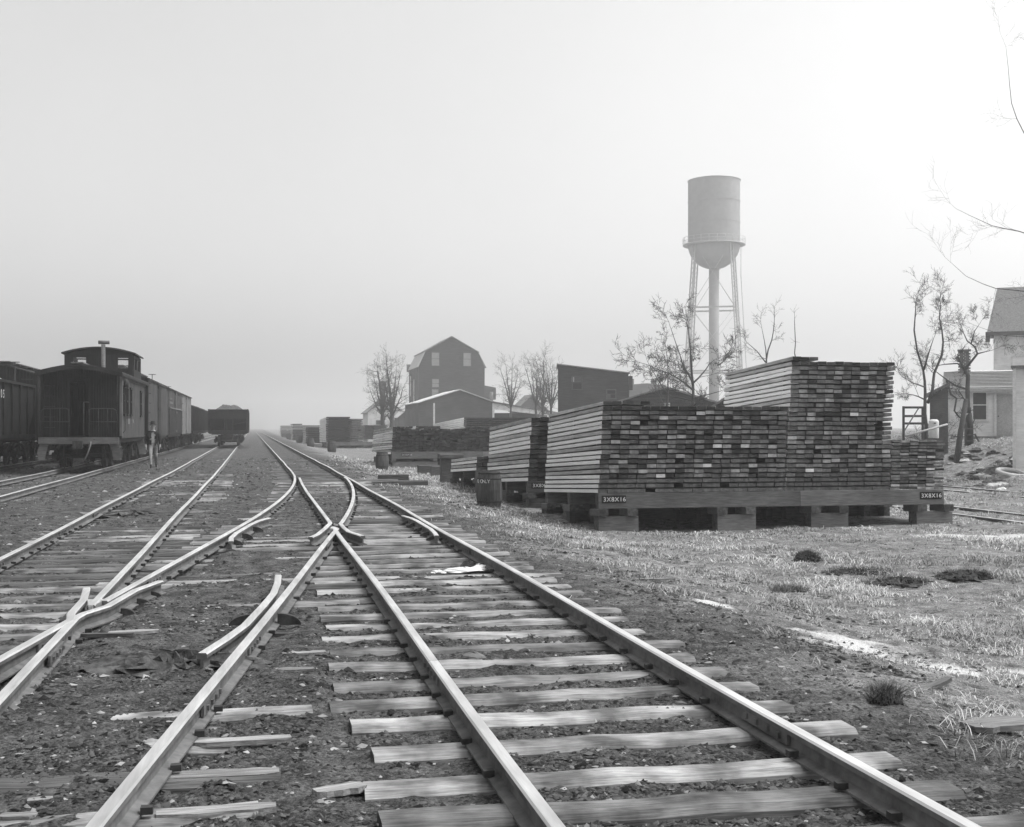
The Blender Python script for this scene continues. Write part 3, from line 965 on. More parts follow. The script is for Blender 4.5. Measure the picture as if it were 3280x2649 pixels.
# ------------------------------------------------------------------ water barrels
def barrel(label, x, y, h=.9, r=.325, letters=False, group='water barrels by the lumber piles', tilt=(0, 0, 0)):
    z = zg1(x, y) - .02
    t = thing('barrel', label, 'barrel', (x, y, z), group=group, rot=tilt)
    ns = 20
    stave = MB()
    hs = [0, .12, .3, .5, .7, .88, 1.0]
    rr = [.84, .93, 1.0, 1.02, .97, .87, .77]
    a0, a1 = -PI / ns * .93, PI / ns * .93
    vs = []
    for hh_, q in zip(hs, rr):
        for rad in (r * q, r * q - .022):
            for a in (a0, a1):
                vs.append((rad * math.cos(a), rad * math.sin(a), hh_ * h))
    fs = []
    for i in range(len(hs) - 1):
        b = i * 4; c = b + 4
        fs += [(b, b + 1, c + 1, c), (b + 2, c + 2, c + 3, b + 3), (b, c, c + 2, b + 2), (b + 1, b + 3, c + 3, c + 1)]
    fs += [(0, 2, 3, 1), (24, 25, 27, 26)]
    stave.add(vs, fs, 0)
    sme = stave.mesh('stave', mt['barrel'])
    for k in range(ns):
        inst('stave', sme, t, (0, 0, 0), (0, 0, 2 * PI * k / ns))
    for f0, q in ((.06, .885), (.2, .955), (.8, .93), (.95, .845)):
        MB().lathe([(r * q + .001, f0 * h - .022), (r * q + .006, f0 * h - .022), (r * q + (.004 if f0 < .5 else .002), f0 * h + .022), (r * q - .003, f0 * h + .022)], 24, closed=True).build('hoop', mt['iron'], t)
    MB().lathe([(0, h * .93), (r * .8, h * .93)], 20).build('water', mt['glass'], t)
    if letters:
        ang0 = math.atan2(-y, -x)
        for ch, da in (('E', -.98), ('O', -.66), ('N', -.46), ('L', -.25), ('Y', -.04)):
            a = ang0 + da
            rad = r * .97 + .004
            text_mesh(ch, .13, mt['white'], t, (rad * math.cos(a) - .04 * math.cos(a + PI / 2), rad * math.sin(a) - .04 * math.sin(a + PI / 2), h * .69), (PI / 2 + .10, 0, a + PI / 2))
    return t


p = at(1567, 1608, 30.8); barrel('dark wooden barrel with white letters ending in ONLY', p.x, p.y, h=.94, letters=True)
p = at(1224, 1506, 60.5); barrel('wooden barrel in front of the pale left face of the fourth pile', p.x, p.y)
p = at(1063, 1449, 97); barrel('far barrel below the beam of the fifth-row pile', p.x, p.y, h=.92, r=.35)
p = at(995, 1433, 121); barrel('far barrel left of the tall square pile', p.x, p.y, h=.92, r=.35)
p = at(959, 1421, 150); barrel('far barrel with a pale lid left of the others', p.x, p.y, h=.92, r=.4)
p = at(925, 1406, 200); barrel('farthest hazy barrel beside the track', p.x, p.y, h=.95, r=.4)

# ------------------------------------------------------------------ rolling stock
wheel_me = MB().lathe([(.05, -.09), (.09, -.09), (.11, -.03), (.33, .0), (.36, -.06), (.42, -.06), (.425, .045), (.45, .06), (.45, .085), (.40, .09), (.34, .05), (.12, .06), (.05, .07)], 22, axis='X', closed=True).mesh('wheel', [mt['iron']])
spring_me = MB().lathe([(.05, 0), (.075, .02), (.05, .04), (.075, .06), (.05, .08), (.075, .10), (.05, .12), (.075, .14), (.05, .16)], 8).mesh('spring', [mt['iron']])


def truck(parent, yc):
    mb = MB()
    for s in (-1, 1):
        x = s * .98
        mb.beam((x, yc - .95, .62), (x, yc - .28, .80), .09, .10)
        mb.beam((x, yc + .95, .62), (x, yc + .28, .80), .09, .10)
        mb.beam((x, yc - .30, .80), (x, yc + .30, .80), .09, .09)
        mb.beam((x, yc - .95, .56), (x, yc - .28, .32), .09, .09)
        mb.beam((x, yc + .95, .56), (x, yc + .28, .32), .09, .09)
        mb.beam((x, yc - .30, .32), (x, yc + .30, .32), .09, .08)
        for q in (-1, 1):
            mb.beam((x, yc + q * .29, .32), (x, yc + q * .29, .80), .07, .07)
            mb.box((x + s * .02, yc + q * .84, .46), (.18, .26, .26))
    mb.box((0, yc, .66), (2.0, .36, .24))
    for q in (-1, 1):
        mb.tube([(-.85, yc + q * .84, .45), (.85, yc + q * .84, .45)], .06, 8)
        mb.box((0, yc + q * .38, .42), (1.5, .06, .14))
    t = mb.build('truck', mt['iron'], parent)
    for s in (-1, 1):
        for q in (-1, 1):
            inst('wheel', wheel_me, t, (s * .745, yc + q * .84, .45), (0, 0, PI if s > 0 else 0))
        inst('spring', spring_me, t, (s * .98, yc, .37))
    return t


def coupler(parent, y, s):
    mb = MB()
    mb.box((0, y - s * .1, .88), (.16, .5, .18))
    mb.box((.03, y + s * .22, .88), (.26, .2, .28))
    mb.box((-.10, y + s * .36, .88), (.10, .16, .27))
    mb.beam((-.02, y - s * .05, 1.0), (.55, y - s * .02, 1.06), .025, .025)
    c = mb.build('coupler', mt['iron'], parent)
    MB().tube([(.42, y, .98), (.40, y + s * .08, .82), (.32, y + s * .12, .55), (.24, y + s * .12, .38), (.2, y + s * .1, .33)], [.03, .026, .026, .026, .035], 7).build('brake_hose', mt['timber'], parent)
    return c


def ladder(parent, x, y, z0, z1, facing, wd=.42, n=6, name='grab_iron'):
    """separate grab irons one above another; facing 'x' = on a side wall, 'y' = on an end wall"""
    for k in range(n):
        z = z0 + (z1 - z0) * k / (n - 1)
        s = 1 if facing in ('x', 'y+') else -1
        if facing == 'x':
            pts = [(x, y - wd / 2, z), (x + .07, y - wd / 2, z - .01), (x + .07, y + wd / 2, z - .01), (x, y + wd / 2, z)]
        else:
            pts = [(x - wd / 2, y, z), (x - wd / 2, y + .07 * s, z - .01), (x + wd / 2, y + .07 * s, z - .01), (x + wd / 2, y, z)]
        MB().tube(pts, .012, 5, smooth=False).build(name, mt['iron'], parent)


def board_wall(a0, a1, z0, z1, fixed, ax, bwid=.135, th=.03, outs=1, top=None, skip=None, mi=0):
    """a wall of upright tongue boards; ax 'x' = the wall runs along y at x = fixed, 'y' = along x at y = fixed"""
    mb = MB()
    n = max(1, int(round((a1 - a0) / bwid)))
    g = (a1 - a0) / n
    for i in range(n):
        a = a0 + g * (i + .5)
        zt = top(a) if top else z1
        spans = [(z0, zt)]
        if skip:
            for (s0, s1, q0, q1) in skip:
                if s0 < a < s1:
                    new = []
                    for (u, v) in spans:
                        if q0 > u: new.append((u, min(q0, v)))
                        if q1 < v: new.append((max(q1, u), v))
                    spans = new
        for (u, v) in spans:
            if v - u < .01: continue
            jit = random.uniform(-.002, .002)
            if ax == 'x': mb.box((fixed + outs * (th / 2 + jit), a, (u + v) / 2), (th, g - .007, v - u), mi=mi)
            else: mb.box((a, fixed + outs * (th / 2 + jit), (u + v) / 2), (g - .007, th, v - u), mi=mi)
    return mb


def underframe(t, L, W=2.6, z=1.02):
    mb = MB()
    mb.box((0, L / 2, z), (.35, L - .1, .26))
    for s in (-1, 1):
        mb.box((s * (W / 2 - .09), L / 2, z + .02), (.12, L, .2))
        mb.tube([(s * .8, .6, z - .05), (s * .8, L * .36, z - .45), (s * .8, L * .64, z - .45), (s * .8, L - .6, z - .05)], .02, 5)
    for k in range(9):
        mb.box((0, .3 + (L - .6) * k / 8, z + .01), (W - .2, .14, .16))
    mb.lathe([(0, L * .42), (.2, L * .42), (.2, L * .5), (0, L * .5)], 12, c=(-.6, 0, z - .3), axis='Y')
    return mb.build('underframe', mt['iron'], t)


def boxcar(label, xc, y0, L=11.6, W=2.68, ze=3.62, zr=4.0, side='car_side', endm='car_end', door=None, lower=None, lettering=False, staff=.12):
    t = thing('boxcar', label, 'boxcar', (xc, y0, 0), group='freight cars standing in the yard')
    zf = 1.12
    hw = W / 2

    def roofz(x): return ze + (zr - ze) * (1 - abs(x) / hw)
    MB().box((0, L / 2, (zf + ze) / 2), (W - .02, L - .06, ze - zf - .01)).build('frame_core', mt['black'], t)
    dy0, dy1 = L * .5 - .85, L * .5 + .85
    for s in (-1, 1):
        board_wall(.0, L, zf - .06, ze, s * (hw - .01), 'x', outs=s, skip=[(dy0, dy1, 0, 9)]).build('side_boards', mt[side], t)
        dr = MB().box((s * (hw + .03), L / 2, (zf + ze) / 2 - .02), (.05, 1.74, ze - zf - .02))
        for z in (zf + .15, (zf + ze) / 2, ze - .2): dr.box((s * (hw + .062), L / 2, z), (.02, 1.7, .12))
        dr = dr.build('door', mt[door or side], t)
        MB().box((s * (hw + .07), L / 2 + 1.0, ze - .05), (.05, 4.2, .07)).build('door_track', mt['iron'], t)
        if lower:
            board_wall(.25, L - .25, zf - .04, (zf + ze) / 2 + .15, s * (hw + .03), 'x', outs=s, bwid=.17).build('lower_side_boards', mt[lower], t)
            MB().box((s * (hw + .07), L / 2, (zf + ze) / 2 + .2), (.05, L - .4, .07)).build('side_rail', mt['car_pale'], t)
    for yy, s in ((0, -1), (L, 1)):
        board_wall(-hw + .02, hw - .02, zf - .06, ze, yy - s * .01, 'y', outs=s, top=roofz).build('end_boards', mt[endm], t)
        MB().box((0, yy + s * .07, zf - .02), (W + .04, .16, .26)).build('end_sill', mt['car_dark'], t)
        coupler(t, yy + s * .15, s)
    rf = MB()
    ov = .09
    rf.slab([(-hw - ov, ze - .04), (0, zr), (hw + ov, ze - .04), (hw + ov, ze + .02), (0, zr + .05), (-hw - ov, ze + .02)], 1, -.1, L + .1)
    rf = rf.build('roof', mt['car_roof'], t)
    for x in (-.2, 0, .2):
        MB().box((x, L / 2, zr + .14), (.18, L + .5, .04)).build('roof_walk_board', mt['timber'], rf)
    for k in range(8):
        MB().box((0, .5 + (L - 1) * k / 7, zr + .08), (.62, .07, .08)).build('roof_walk_saddle', mt['timber'], rf)
    ladder(t, hw + .03, .35, zf + .15, ze - .2, 'x'); ladder(t, hw - .4, -.04, zf + .15, ze - .2, 'y')
    ladder(t, -hw + .4, -.04, zf + .15, ze - .2, 'y')
    MB().tube([(.5, -.2, zf - .1), (.5, -.2, zr + staff)], .02, 6).lathe([(.19, zr + staff - .01), (.215, zr + staff), (.19, zr + staff + .01)], 14, c=(.5, -.2, 0), closed=True).box((.5, -.2, zr + staff), (.4, .02, .02)).box((.5, -.2, zr + staff), (.02, .4, .02)).build('brake_wheel', mt['iron'], t)
    underframe(t, L); truck(t, 1.7); truck(t, L - 1.7)
    if lettering:
        for (ww, z) in ((1.5, ze - .55), (2.2, ze - .78)):
            mb = MB()
            for k in range(7): mb.box((hw + .025, 1.4 + ww * k / 6.5, z), (.012, ww / 10, .12))
            mb.build('faded_lettering', mt['car_pale'], t)
    return t


def hopper(label, xc, y0, L=9.6, W=2.92, zt=2.9, heap=.4, heapm='coal', ztf=1.25, rib=9):
    t = thing('coal_hopper', label, 'hopper car', (xc, y0, 0), group='freight cars standing in the yard')
    hw = W / 2; zs = 1.2
    for s in (-1, 1):
        MB().slab([(.0, zs + .95), (1.55, zs - .05), (L - 1.55, zs - .05), (L, zs + .95), (L, zt), (0, zt)], 0, s * hw - (.03 if s > 0 else 0), s * hw + (0 if s > 0 else .03)).build('side_sheet', mt['car_dark'], t)
        MB().box((s * (hw + .03), L / 2, zt - .04), (.09, L + .04, .1)).build('top_chord', mt['car_dark'], t)
        MB().box((s * (hw + .02), L / 2, zs - .06), (.1, L, .16)).build('side_sill', mt['car_dark'], t)
        for k in range(rib):
            yy = .12 + (L - .24) * k / (rib - 1)
            MB().box((s * (hw + .045), yy, (zs + zt) / 2 - .02), (.07, .1, zt - zs - .1)).build('side_rib', mt['car_dark'], t)
    for yy, s in ((0, -1), (L, 1)):
        MB().box((0, yy - s * .02, zt - .38), (W - .02, .05, .74)).build('end_sheet', mt['car_dark'], t)
        MB().slab([(yy - s * .04, zt - .75), (yy - s * .06, zt - .8), (yy - s * 2.3, zs - .1), (yy - s * 2.24, zs - .06)], 0, -hw + .05, hw - .05).build('slope_sheet', mt['black'], t)
        MB().box((0, yy + s * .02, zs - .05), (W, .22, .28)).build('end_sill', mt['car_dark'], t)
        MB().box((0, yy, zt - .05), (W + .1, .1, .09)).build('end_top_rail', mt['car_dark'], t)
        for x in (-hw + .05, -.34, .12, .28, hw - .05):
            MB().box((x * s, yy - s * .02, (zs + zt) / 2 - .1), (.07 if abs(x) < 1 else .1, .09, zt - zs - .3)).build('end_post', mt['car_dark'], t)
        MB().beam((-.34, yy - s * .03, zs + .15), (-hw + .1, yy - s * .03, zs + .45), .03, .05).build('end_brace', mt['car_dark'], t)
        MB().beam((.34, yy - s * .03, zs + .5), (hw - .1, yy - s * .03, zs + .75), .03, .05).build('end_brace', mt['car_dark'], t)
        coupler(t, yy + s * .12, s)
    # load
    nu, nv = 16, 34
    V = []; Fc = []
    for j in range(nv + 1):
        for i in range(nu + 1):
            a = i / nu; b = j / nv
            e = min(1, 3.2 * min(a, 1 - a), 4 * min(b, 1 - b))
            z = zt - .28 + (heap + .24) * (e ** .8) * (.75 + .25 * math.sin(b * 9 + xc)) + .16 * random.uniform(-.5, .5) * e
            V.append((-hw + .04 + (W - .08) * a, .04 + (L - .08) * b, z))
    for j in range(nv):
        for i in range(nu):
            q = j * (nu + 1) + i
            Fc.append((q, q + 1, q + nu + 2, q + nu + 1))
    MB().add(V, Fc).build('load', mt[heapm], t)
    underframe(t, L); truck(t, 1.15); truck(t, L - 1.15)
    return t


# caboose
def caboose(xc, y0):
    t = thing('caboose', 'dark wooden caboose with cupola, open end door and paler side', 'caboose', (xc, y0, 0), group='freight cars standing in the yard')
    W = 2.76; hw = W / 2; PL = .78; L = 10.6; zf = 1.14; ze = 3.42; zr = 3.70
    yb = PL; ye = L - PL

    def roofz(x): return ze + (zr - ze) * (1 - (abs(x) / hw) ** 1.6)
    # end wall with open doorway
    w0 = board_wall(-hw, hw, zf, ze, yb, 'y', outs=-1, top=lambda a: roofz(a) - .03, skip=[(-.42, .20, zf + .02, 3.18)], bwid=.09)
    w0.build('end_boards', mt['car_end'], t)
    board_wall(-hw, hw, zf, ze, ye, 'y', outs=1, top=lambda a: roofz(a) - .03, bwid=.12).build('end_boards', mt['car_end'], t)
    dj = MB()
    for x in (-.46, .24): dj.box((x, yb - .045, 2.18), (.07, .05, 2.08))
    dj.box((-.11, yb - .045, 3.22), (.78, .05, .08))
    dj.build('door_frame', mt['car_dark'], t)
    wins = [(yb + .75, 1), (yb + 1.75, 1), (yb + 3.1, 1), (yb + 7.2, 1)]
    sk = [(y_ - .29, y_ + .29, 1.98, 2.98) for y_, _ in wins]
    for s in (-1, 1):
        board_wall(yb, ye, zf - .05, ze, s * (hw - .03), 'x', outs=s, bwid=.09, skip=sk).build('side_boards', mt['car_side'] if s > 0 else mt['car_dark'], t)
        for y_, _ in wins:
            fr = MB()
            for q in (-.3, .3): fr.box((s * (hw + .01), y_ + q, 2.48), (.05, .08, 1.08))
            fr.box((s * (hw + .02), y_, 2.99), (.08, .76, .08)); fr.box((s * (hw + .02), y_, 1.96), (.09, .76, .07)); fr.box((s * hw, y_, 2.48), (.04, .56, .05))
            fr = fr.build('window', mt['car_dark'], t)
            MB().box((s * (hw - .02), y_, 2.48), (.012, .54, 1.0)).build('pane', mt['glass'], fr)
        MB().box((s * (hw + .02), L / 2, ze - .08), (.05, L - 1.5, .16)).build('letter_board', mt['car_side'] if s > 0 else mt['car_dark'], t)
        MB().tube([(s * (hw + .02), yb + .22, zf + .15), (s * (hw + .09), yb + .22, zf + .25), (s * (hw + .09), yb + .22, zf + 1.5), (s * (hw + .02), yb + .22, zf + 1.6)], .014, 5).build('grab_iron', mt['iron'], t)
    MB().box((hw + .012, yb + 2.3, 1.72), (.012, .75, .2)).build('faded_lettering', mt['car_pale'], t)
    MB().box((hw + .012, yb + 3.9, 1.74), (.012, .35, .14)).build('faded_lettering', mt['car_pale'], t)
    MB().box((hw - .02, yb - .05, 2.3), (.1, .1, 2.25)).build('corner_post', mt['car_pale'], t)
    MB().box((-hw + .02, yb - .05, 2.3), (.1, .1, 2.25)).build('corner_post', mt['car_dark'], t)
    # marker lamp at the corner
    lm = MB().lathe([(0, 0), (.09, 0), (.09, .2), (.06, .26), (.03, .3), (0, .3)], 10, c=(hw + .14, yb + .1, 2.95)).box((hw + .06, yb + .1, 3.0), (.1, .03, .03)).build('marker_lamp', mt['iron'], t)
    # roof over the platforms
    n = 10
    prof = [(-hw - .1 + (W + .2) * i / n, ze + (zr - ze) * (1 - (abs(-hw - .1 + (W + .2) * i / n) / (hw + .1)) ** 1.6)) for i in range(n + 1)]
    MB().slab(prof + [(x, z + .055) for x, z in reversed(prof)], 1, -.06, L + .06).build('roof', mt['car_roof'], t)
    for yy in (-.05, L + .05):
        MB().slab([(x, z - .13) for x, z in prof] + [(x, z - .004) for x, z in reversed(prof)], 1, yy - .02, yy + .02).build('roof_fascia', mt['car_dark'], t)
    for s in (-1, 1): MB().box((s * (hw + .09), L / 2, ze - .04), (.04, L + .1, .10)).build('eave_board', mt['car_dark'], t)
    for x in (-.16, .06): MB().box((x, 2.3, zr + .09), (.2, 4.9, .04)).build('roof_walk_board', mt['timber'], t)
    # floor, platform, sill, steps, railing
    MB().box((0, L / 2, zf - .03), (W - .04, L - 1.5, .1)).build('floor', mt['car_dark'], t)
    for yy, s in ((0, -1), (L, 1)):
        MB().box((0, yy - s * .36, zf - .06), (W - .1, .78, .08)).build('platform', mt['car_dark'], t)
        MB().box((0, yy + s * .05, zf - .12), (W - .06, .12, .24)).build('end_sill', mt['timber'], t)
        for q in (-1, 1):
            st = MB()
            st.slab([(q * .98, zf - .1), (q * 1.3, zf - .1), (q * 1.42, zf - .55), (q * 1.38, zf - .82), (q * 1.18, zf - .82), (q * 1.1, zf - .5)], 1, yy - s * .06, yy - s * .11)
            st.slab([(q * .98, zf - .1), (q * 1.3, zf - .1), (q * 1.42, zf - .55), (q * 1.38, zf - .82), (q * 1.18, zf - .82), (q * 1.1, zf - .5)], 1, yy - s * .66, yy - s * .71)
            for z in (zf - .36, zf - .6, zf - .8): st.box((q * 1.26, yy - s * .38, z), (.24, .56, .04))
            st.build('steps', mt['timber'], t)
            rl = MB()
            rl.tube([(q * .34, yy, zf), (q * .34, yy, zf + .98), (q * .42, yy, zf + 1.02), (q * 1.15, yy, zf + 1.02), (q * 1.27, yy, zf + .95), (q * 1.29, yy, zf + .8), (q * 1.29, yy, zf)], .018, 6)
            rl.tube([(q * .34, yy, zf + .55), (q * 1.29, yy, zf + .55)], .013, 5)
            for x in (.65, .97): rl.tube([(q * x, yy, zf), (q * x, yy, zf + 1.02)], .012, 5)
            rl.build('end_railing', mt['iron'], t)
            MB().tube([(q * 1.3, yy, zf + .9), (q * 1.32, yy, 3.4)], .02, 6).build('roof_post', mt['iron'], t)
        MB().tube([(.16, yy + s * .02, zf), (.16, yy + s * .02, zf + 1.25)], .02, 6).lathe([(.17, zf + 1.24), (.19, zf + 1.25), (.17, zf + 1.26)], 12, c=(.16, yy + s * .02, 0), closed=True).build('brake_staff', mt['iron'], t)
        coupler(t, yy + s * .12, s)
    for k in range(5): ladder(t, -hw + .3, yb - .06, 1.5 + k * .4, 1.5 + k * .4 + .001, 'y', n=2, wd=.3) if k == 0 else None
    ladder(t, -hw + .28, yb - .05, 1.5, 3.0, 'y', n=5, wd=.34)
    # cupola
    c0, c1 = 5.65, 8.75; cw = 1.3; cz0, cz1 = 3.3, 4.42
    cup = MB()
    for yy, s in ((c0, -1), (c1, 1)):
        za, zb_ = (3.86, 4.28) if s < 0 else (3.94, 4.36)
        xa, xb, xc_, xd = (-.98, -.50, .72, 1.12) if s < 0 else (-1.24, -.6, .3, 1.0)
        for (x0, x1, z0, z1) in ((-cw, cw, cz0, za), (-cw, xa, za, zb_), (xb, xc_, za, zb_), (xd, cw, za, zb_), (-cw, cw, zb_, cz1)):
            cup.box(((x0 + x1) / 2, yy, (z0 + z1) / 2), (x1 - x0, .06, z1 - z0))
    for s in (-1, 1):
        for (y0_, y1_, z0, z1) in ((c0 + .03, c1 - .03, cz0, 3.84), (c0 + .03, c0 + .5, 3.84, 4.28), (c0 + 1.2, c0 + 1.9, 3.84, 4.28), (c1 - .5, c1 - .03, 3.84, 4.28), (c0 + .03, c1 - .03, 4.28, cz1)):
            cup.box((s * cw, (y0_ + y1_) / 2, (z0 + z1) / 2), (.06, y1_ - y0_, z1 - z0))
    cup = cup.build('cupola', mt['car_dark'], t)
    for yy in (c0, c1):
        for x, wd in (((-.74, .48), (.92, .40)) if yy == c0 else ((-.92, .64), (.65, .7))):
            MB().box((x, yy, 4.07 if yy == c0 else 4.15), (wd, .008, .42)).build('pane', mt['clear_glass'], cup)
    cp = [(-cw - .12 + (2 * cw + .24) * i / 12, cz1 + .24 * (1 - ((-1 + 2 * i / 12)) ** 2)) for i in range(13)]
    MB().slab(cp + [(x, z + .06) for x, z in reversed(cp)], 1, c0 - .18, c1 + .18).build('cupola_roof', mt['car_roof'], cup)
    MB().slab([(-cw, cz1 - .01)] + [(x * .92, z - .005) for x, z in cp] + [(cw, cz1 - .01)], 1, c0 - .03, c0 + .03).build('cupola_gable', mt['car_dark'], cup)
    # smoke jack
    MB().lathe([(.075, 3.5), (.075, 4.62), (.0, 4.62)], 12, c=(.52, 2.6, 0)).lathe([(0, -.2), (.07, -.2), (.07, .2), (0, .2)], 12, c=(.54, 2.6, 4.70), axis='X').build('smoke_jack', mt['timber'], t)
    underframe(t, L); truck(t, 2.1); truck(t, L - 2.1)
    return t


T4 = -6.25
caboose(T4, 45.9)
boxcar('grey boxcar coupled behind the caboose', T4, 57.9, 12.2, side='car_side', door='car_dark', ze=3.70, zr=4.15)
boxcar('boxcar with dark lower boards and faded lettering, second behind the caboose', T4 - .05, 71.3, 12.4, side='car_side', lower='car_dark', ze=3.70, zr=4.0, lettering=True, staff=.45)
boxcar('palest boxcar, third behind the caboose', T4 - .15, 84.9, 12.0, side='car_pale', ze=3.75, zr=4.1)
hopper('dark hopper behind the palest boxcar', T4 - .25, 98.2, 10.5, zt=3.2, heap=.6)
hopper('dark hopper farther along behind the boxcars', T4 - .3, 110, 10.5, zt=3.2, heap=.4)
hopper('hazy hopper at the end of the left-hand cars', T4 - .4, 122, 10.5, zt=3.2, heap=.4)
hopper('heaped coal hopper standing alone on the middle track', -2.32, 98.5, 9.6, zt=2.92, heap=.42)
hopper('second coal hopper hidden behind the heaped one', -2.38, 109.4, 9.6, zt=2.9, heap=.4)
g = hopper('dark gondola numbered 05 with a snowy load at the left edge', -10.4, 43.6, 9.6, W=2.8, zt=3.2, heap=.3, heapm='snow', rib=7)
g.name = 'gondola'
for ch, dy in (('0', 2.55), ('5', 2.95)):
    text_mesh(ch, .42, mt['paper'], g, (1.43 + .06, dy, 2.55), (PI / 2, 0, PI / 2))
MB().tube([(1.42, .15, .9), (1.42, .15, 4.05)], .06, 8).build('brake_mast', mt['iron'], g)
boxcar('dark boxcar behind the gondola at the far left', -10.45, 54.6, 12, side='car_dark', ze=3.72, zr=4.1)
boxcar('dark boxcar second behind the gondola on the leftmost track', -10.5, 67.8, 12, side='car_dark', ze=3.7, zr=4.1)

# telegraph pole behind the left-hand cars
p = at(61, 1300, 110)
t = thing('telegraph_pole', 'thin telegraph pole with one cross-arm behind the far left cars', 'pole', (p.x, p.y, zg1(p.x, p.y)))
MB().tube([(0, 0, -.3), (0, 0, 7.2)], [.14, .1], 8).build('pole', mt['bark'], t)
MB().box((0, -.12, 6.95), (2.1, .09, .11)).build('cross_arm', mt['bark'], t)
for x in (-.95, -.6, .6, .95): MB().tube([(x, -.12, 7.0), (x, -.12, 7.15)], .035, 6).build('insulator', mt['steel_grey'], t)

# ------------------------------------------------------------------ buildings
def lap_siding(x0, x1, z0, z1, y, mb, ex=.14, top=None, skip=(), th=.022, facing=-1):
    """lapped boards on a wall in the x-z plane; top(x) limits the gable, skip holds openings (x0, x1, z0, z1)"""
    z = z0
    while z < z1 - .01:
        h = min(ex, z1 - z)
        spans = [(x0, x1)]
        if top:
            xs = np.linspace(x0, x1, 80); ok = xs[np.array([top(a) for a in xs]) > z + h * .6]
            if len(ok) == 0: z += ex; continue
            spans = [(float(ok[0]), float(ok[-1]))]
        for (a, b, c, d_) in skip:
            if c < z + h * .5 < d_:
                new = []
                for (u, v) in spans:
                    if a > u: new.append((u, min(a, v)))
                    if b < v: new.append((max(b, u), v))
                spans = [q for q in new if q[1] - q[0] > .02]
        for (u, v) in spans:
            f = facing
            vs = [(u, y, z), (v, y, z), (v, y, z + h), (u, y, z + h), (u, y + f * th, z), (v, y + f * th, z), (v, y + f * .004, z + h), (u, y + f * .004, z + h)]
            mb.add(vs, [(0, 3, 2, 1), (4, 5, 6, 7), (0, 1, 5, 4), (3, 7, 6, 2), (0, 4, 7, 3), (1, 2, 6, 5)])
        z += ex
    return mb


def window(t, x, y, z, wd, ht, frame='white', fill='glass', bars=True, blind=0.0):
    fr = MB()
    for s in (-1, 1): fr.box((x + s * (wd / 2 + .04), y - .04, z), (.09, .08, ht + .18))
    fr.box((x, y - .04, z + ht / 2 + .05), (wd, .08, .09)); fr.box((x, y - .06, z - ht / 2 - .05), (wd + .24, .14, .09))
    if bars: fr.box((x, y - .02, z), (wd, .05, .05))
    fr = fr.build('window', mt[frame], t)
    MB().box((x, y + .012, z), (wd, .015, ht)).build('pane', mt[fill], fr)
    if blind: MB().box((x, y - .004, z + ht / 2 - ht * blind / 2), (wd - .02, .008, ht * blind)).build('blind', mt['blind'], fr)
    return fr


def gable_house(name, label, cat, u, v, dist, W, D, ze, zr, wall='clap_grey', roof='shingle', rotz=0.0, ridge='y', ov=.25, group=None, wins=(), ex=.14, base=None, ridge_at=.5, ze2=None, door=None, trim='white', step_ex=True):
    p = at(u, v, dist)
    gz = base if base is not None else zg1(p.x, p.y) - .3
    t = thing(name, label, cat, (p.x, p.y, 0), rotz, group)
    ze2 = ze if ze2 is None else ze2
    rx = W * ridge_at

    def top(x): return ze + (zr - ze) * x / rx if x < rx else zr + (ze2 - zr) * (x - rx) / (W - rx)
    skip = [(x - wd / 2, x + wd / 2, z - ht / 2, z + ht / 2) for (x, z, wd, ht, *_) in wins]
    if door: skip.append((door[0] - door[2] / 2, door[0] + door[2] / 2, gz, door[1]))
    core = MB().slab([(0.02, gz), (W - .02, gz), (W - .02, ze2 - .02), (rx, zr - .03), (.02, ze - .02)], 1, .06, D - .02)
    core.build('wall_core', mt[wall], t)
    lap_siding(0, W, gz, zr, .04, MB(), ex, top, skip).build('front_siding', mt[wall], t)
    sd = MB()
    for s, x, zt in ((-1, 0, ze), (1, W, ze2)):
        z = gz
        while z < zt - .02:
            h = min(ex, zt - z)
            sd.box((x, D / 2, z + h / 2), (.05 if s else .05, D, h - .008)); z += ex
    sd.build('side_siding', mt[wall], t)
    rf = MB()
    ll = [(-ov, ze - ov * (zr - ze) / rx), (rx, zr), (W + ov, ze2 - ov * (zr - ze2) / (W - rx)), (W + ov, ze2 - ov * (zr - ze2) / (W - rx) + .1), (rx, zr + .12), (-ov, ze - ov * (zr - ze) / rx + .1)]
    rf.slab(ll, 1, -ov, D + ov)
    rf.build('roof', mt[roof], t)
    for (x, z, wd, ht, *o) in wins:
        fill = o[0] if o else 'glass'
        window(t, x, .04, z, wd, ht, trim, fill, True, o[1] if len(o) > 1 else 0)
    if door:
        MB().box((door[0], .05, (gz + door[1]) / 2), (door[2], .04, door[1] - gz)).build('door', mt[door[3]], t)
    return t


# feed mill with gambrel roof
p = at(1340, 1400, 205)
mill = thing('mill', 'tall hazy gambrel-roofed mill with two top windows', 'mill building', (p.x, p.y, CAMZ * (1 - 205 / 170)))
mill.scale = (205 / 170,) * 3
MW, MD = 9.3, 10.6


def mtop(x):
    xs = [0, 1.0, MW / 2, MW - 1.0, MW]; zs = [10.05, 12.1, 14.1, 12.1, 10.05]
    return float(np.interp(x, xs, zs))


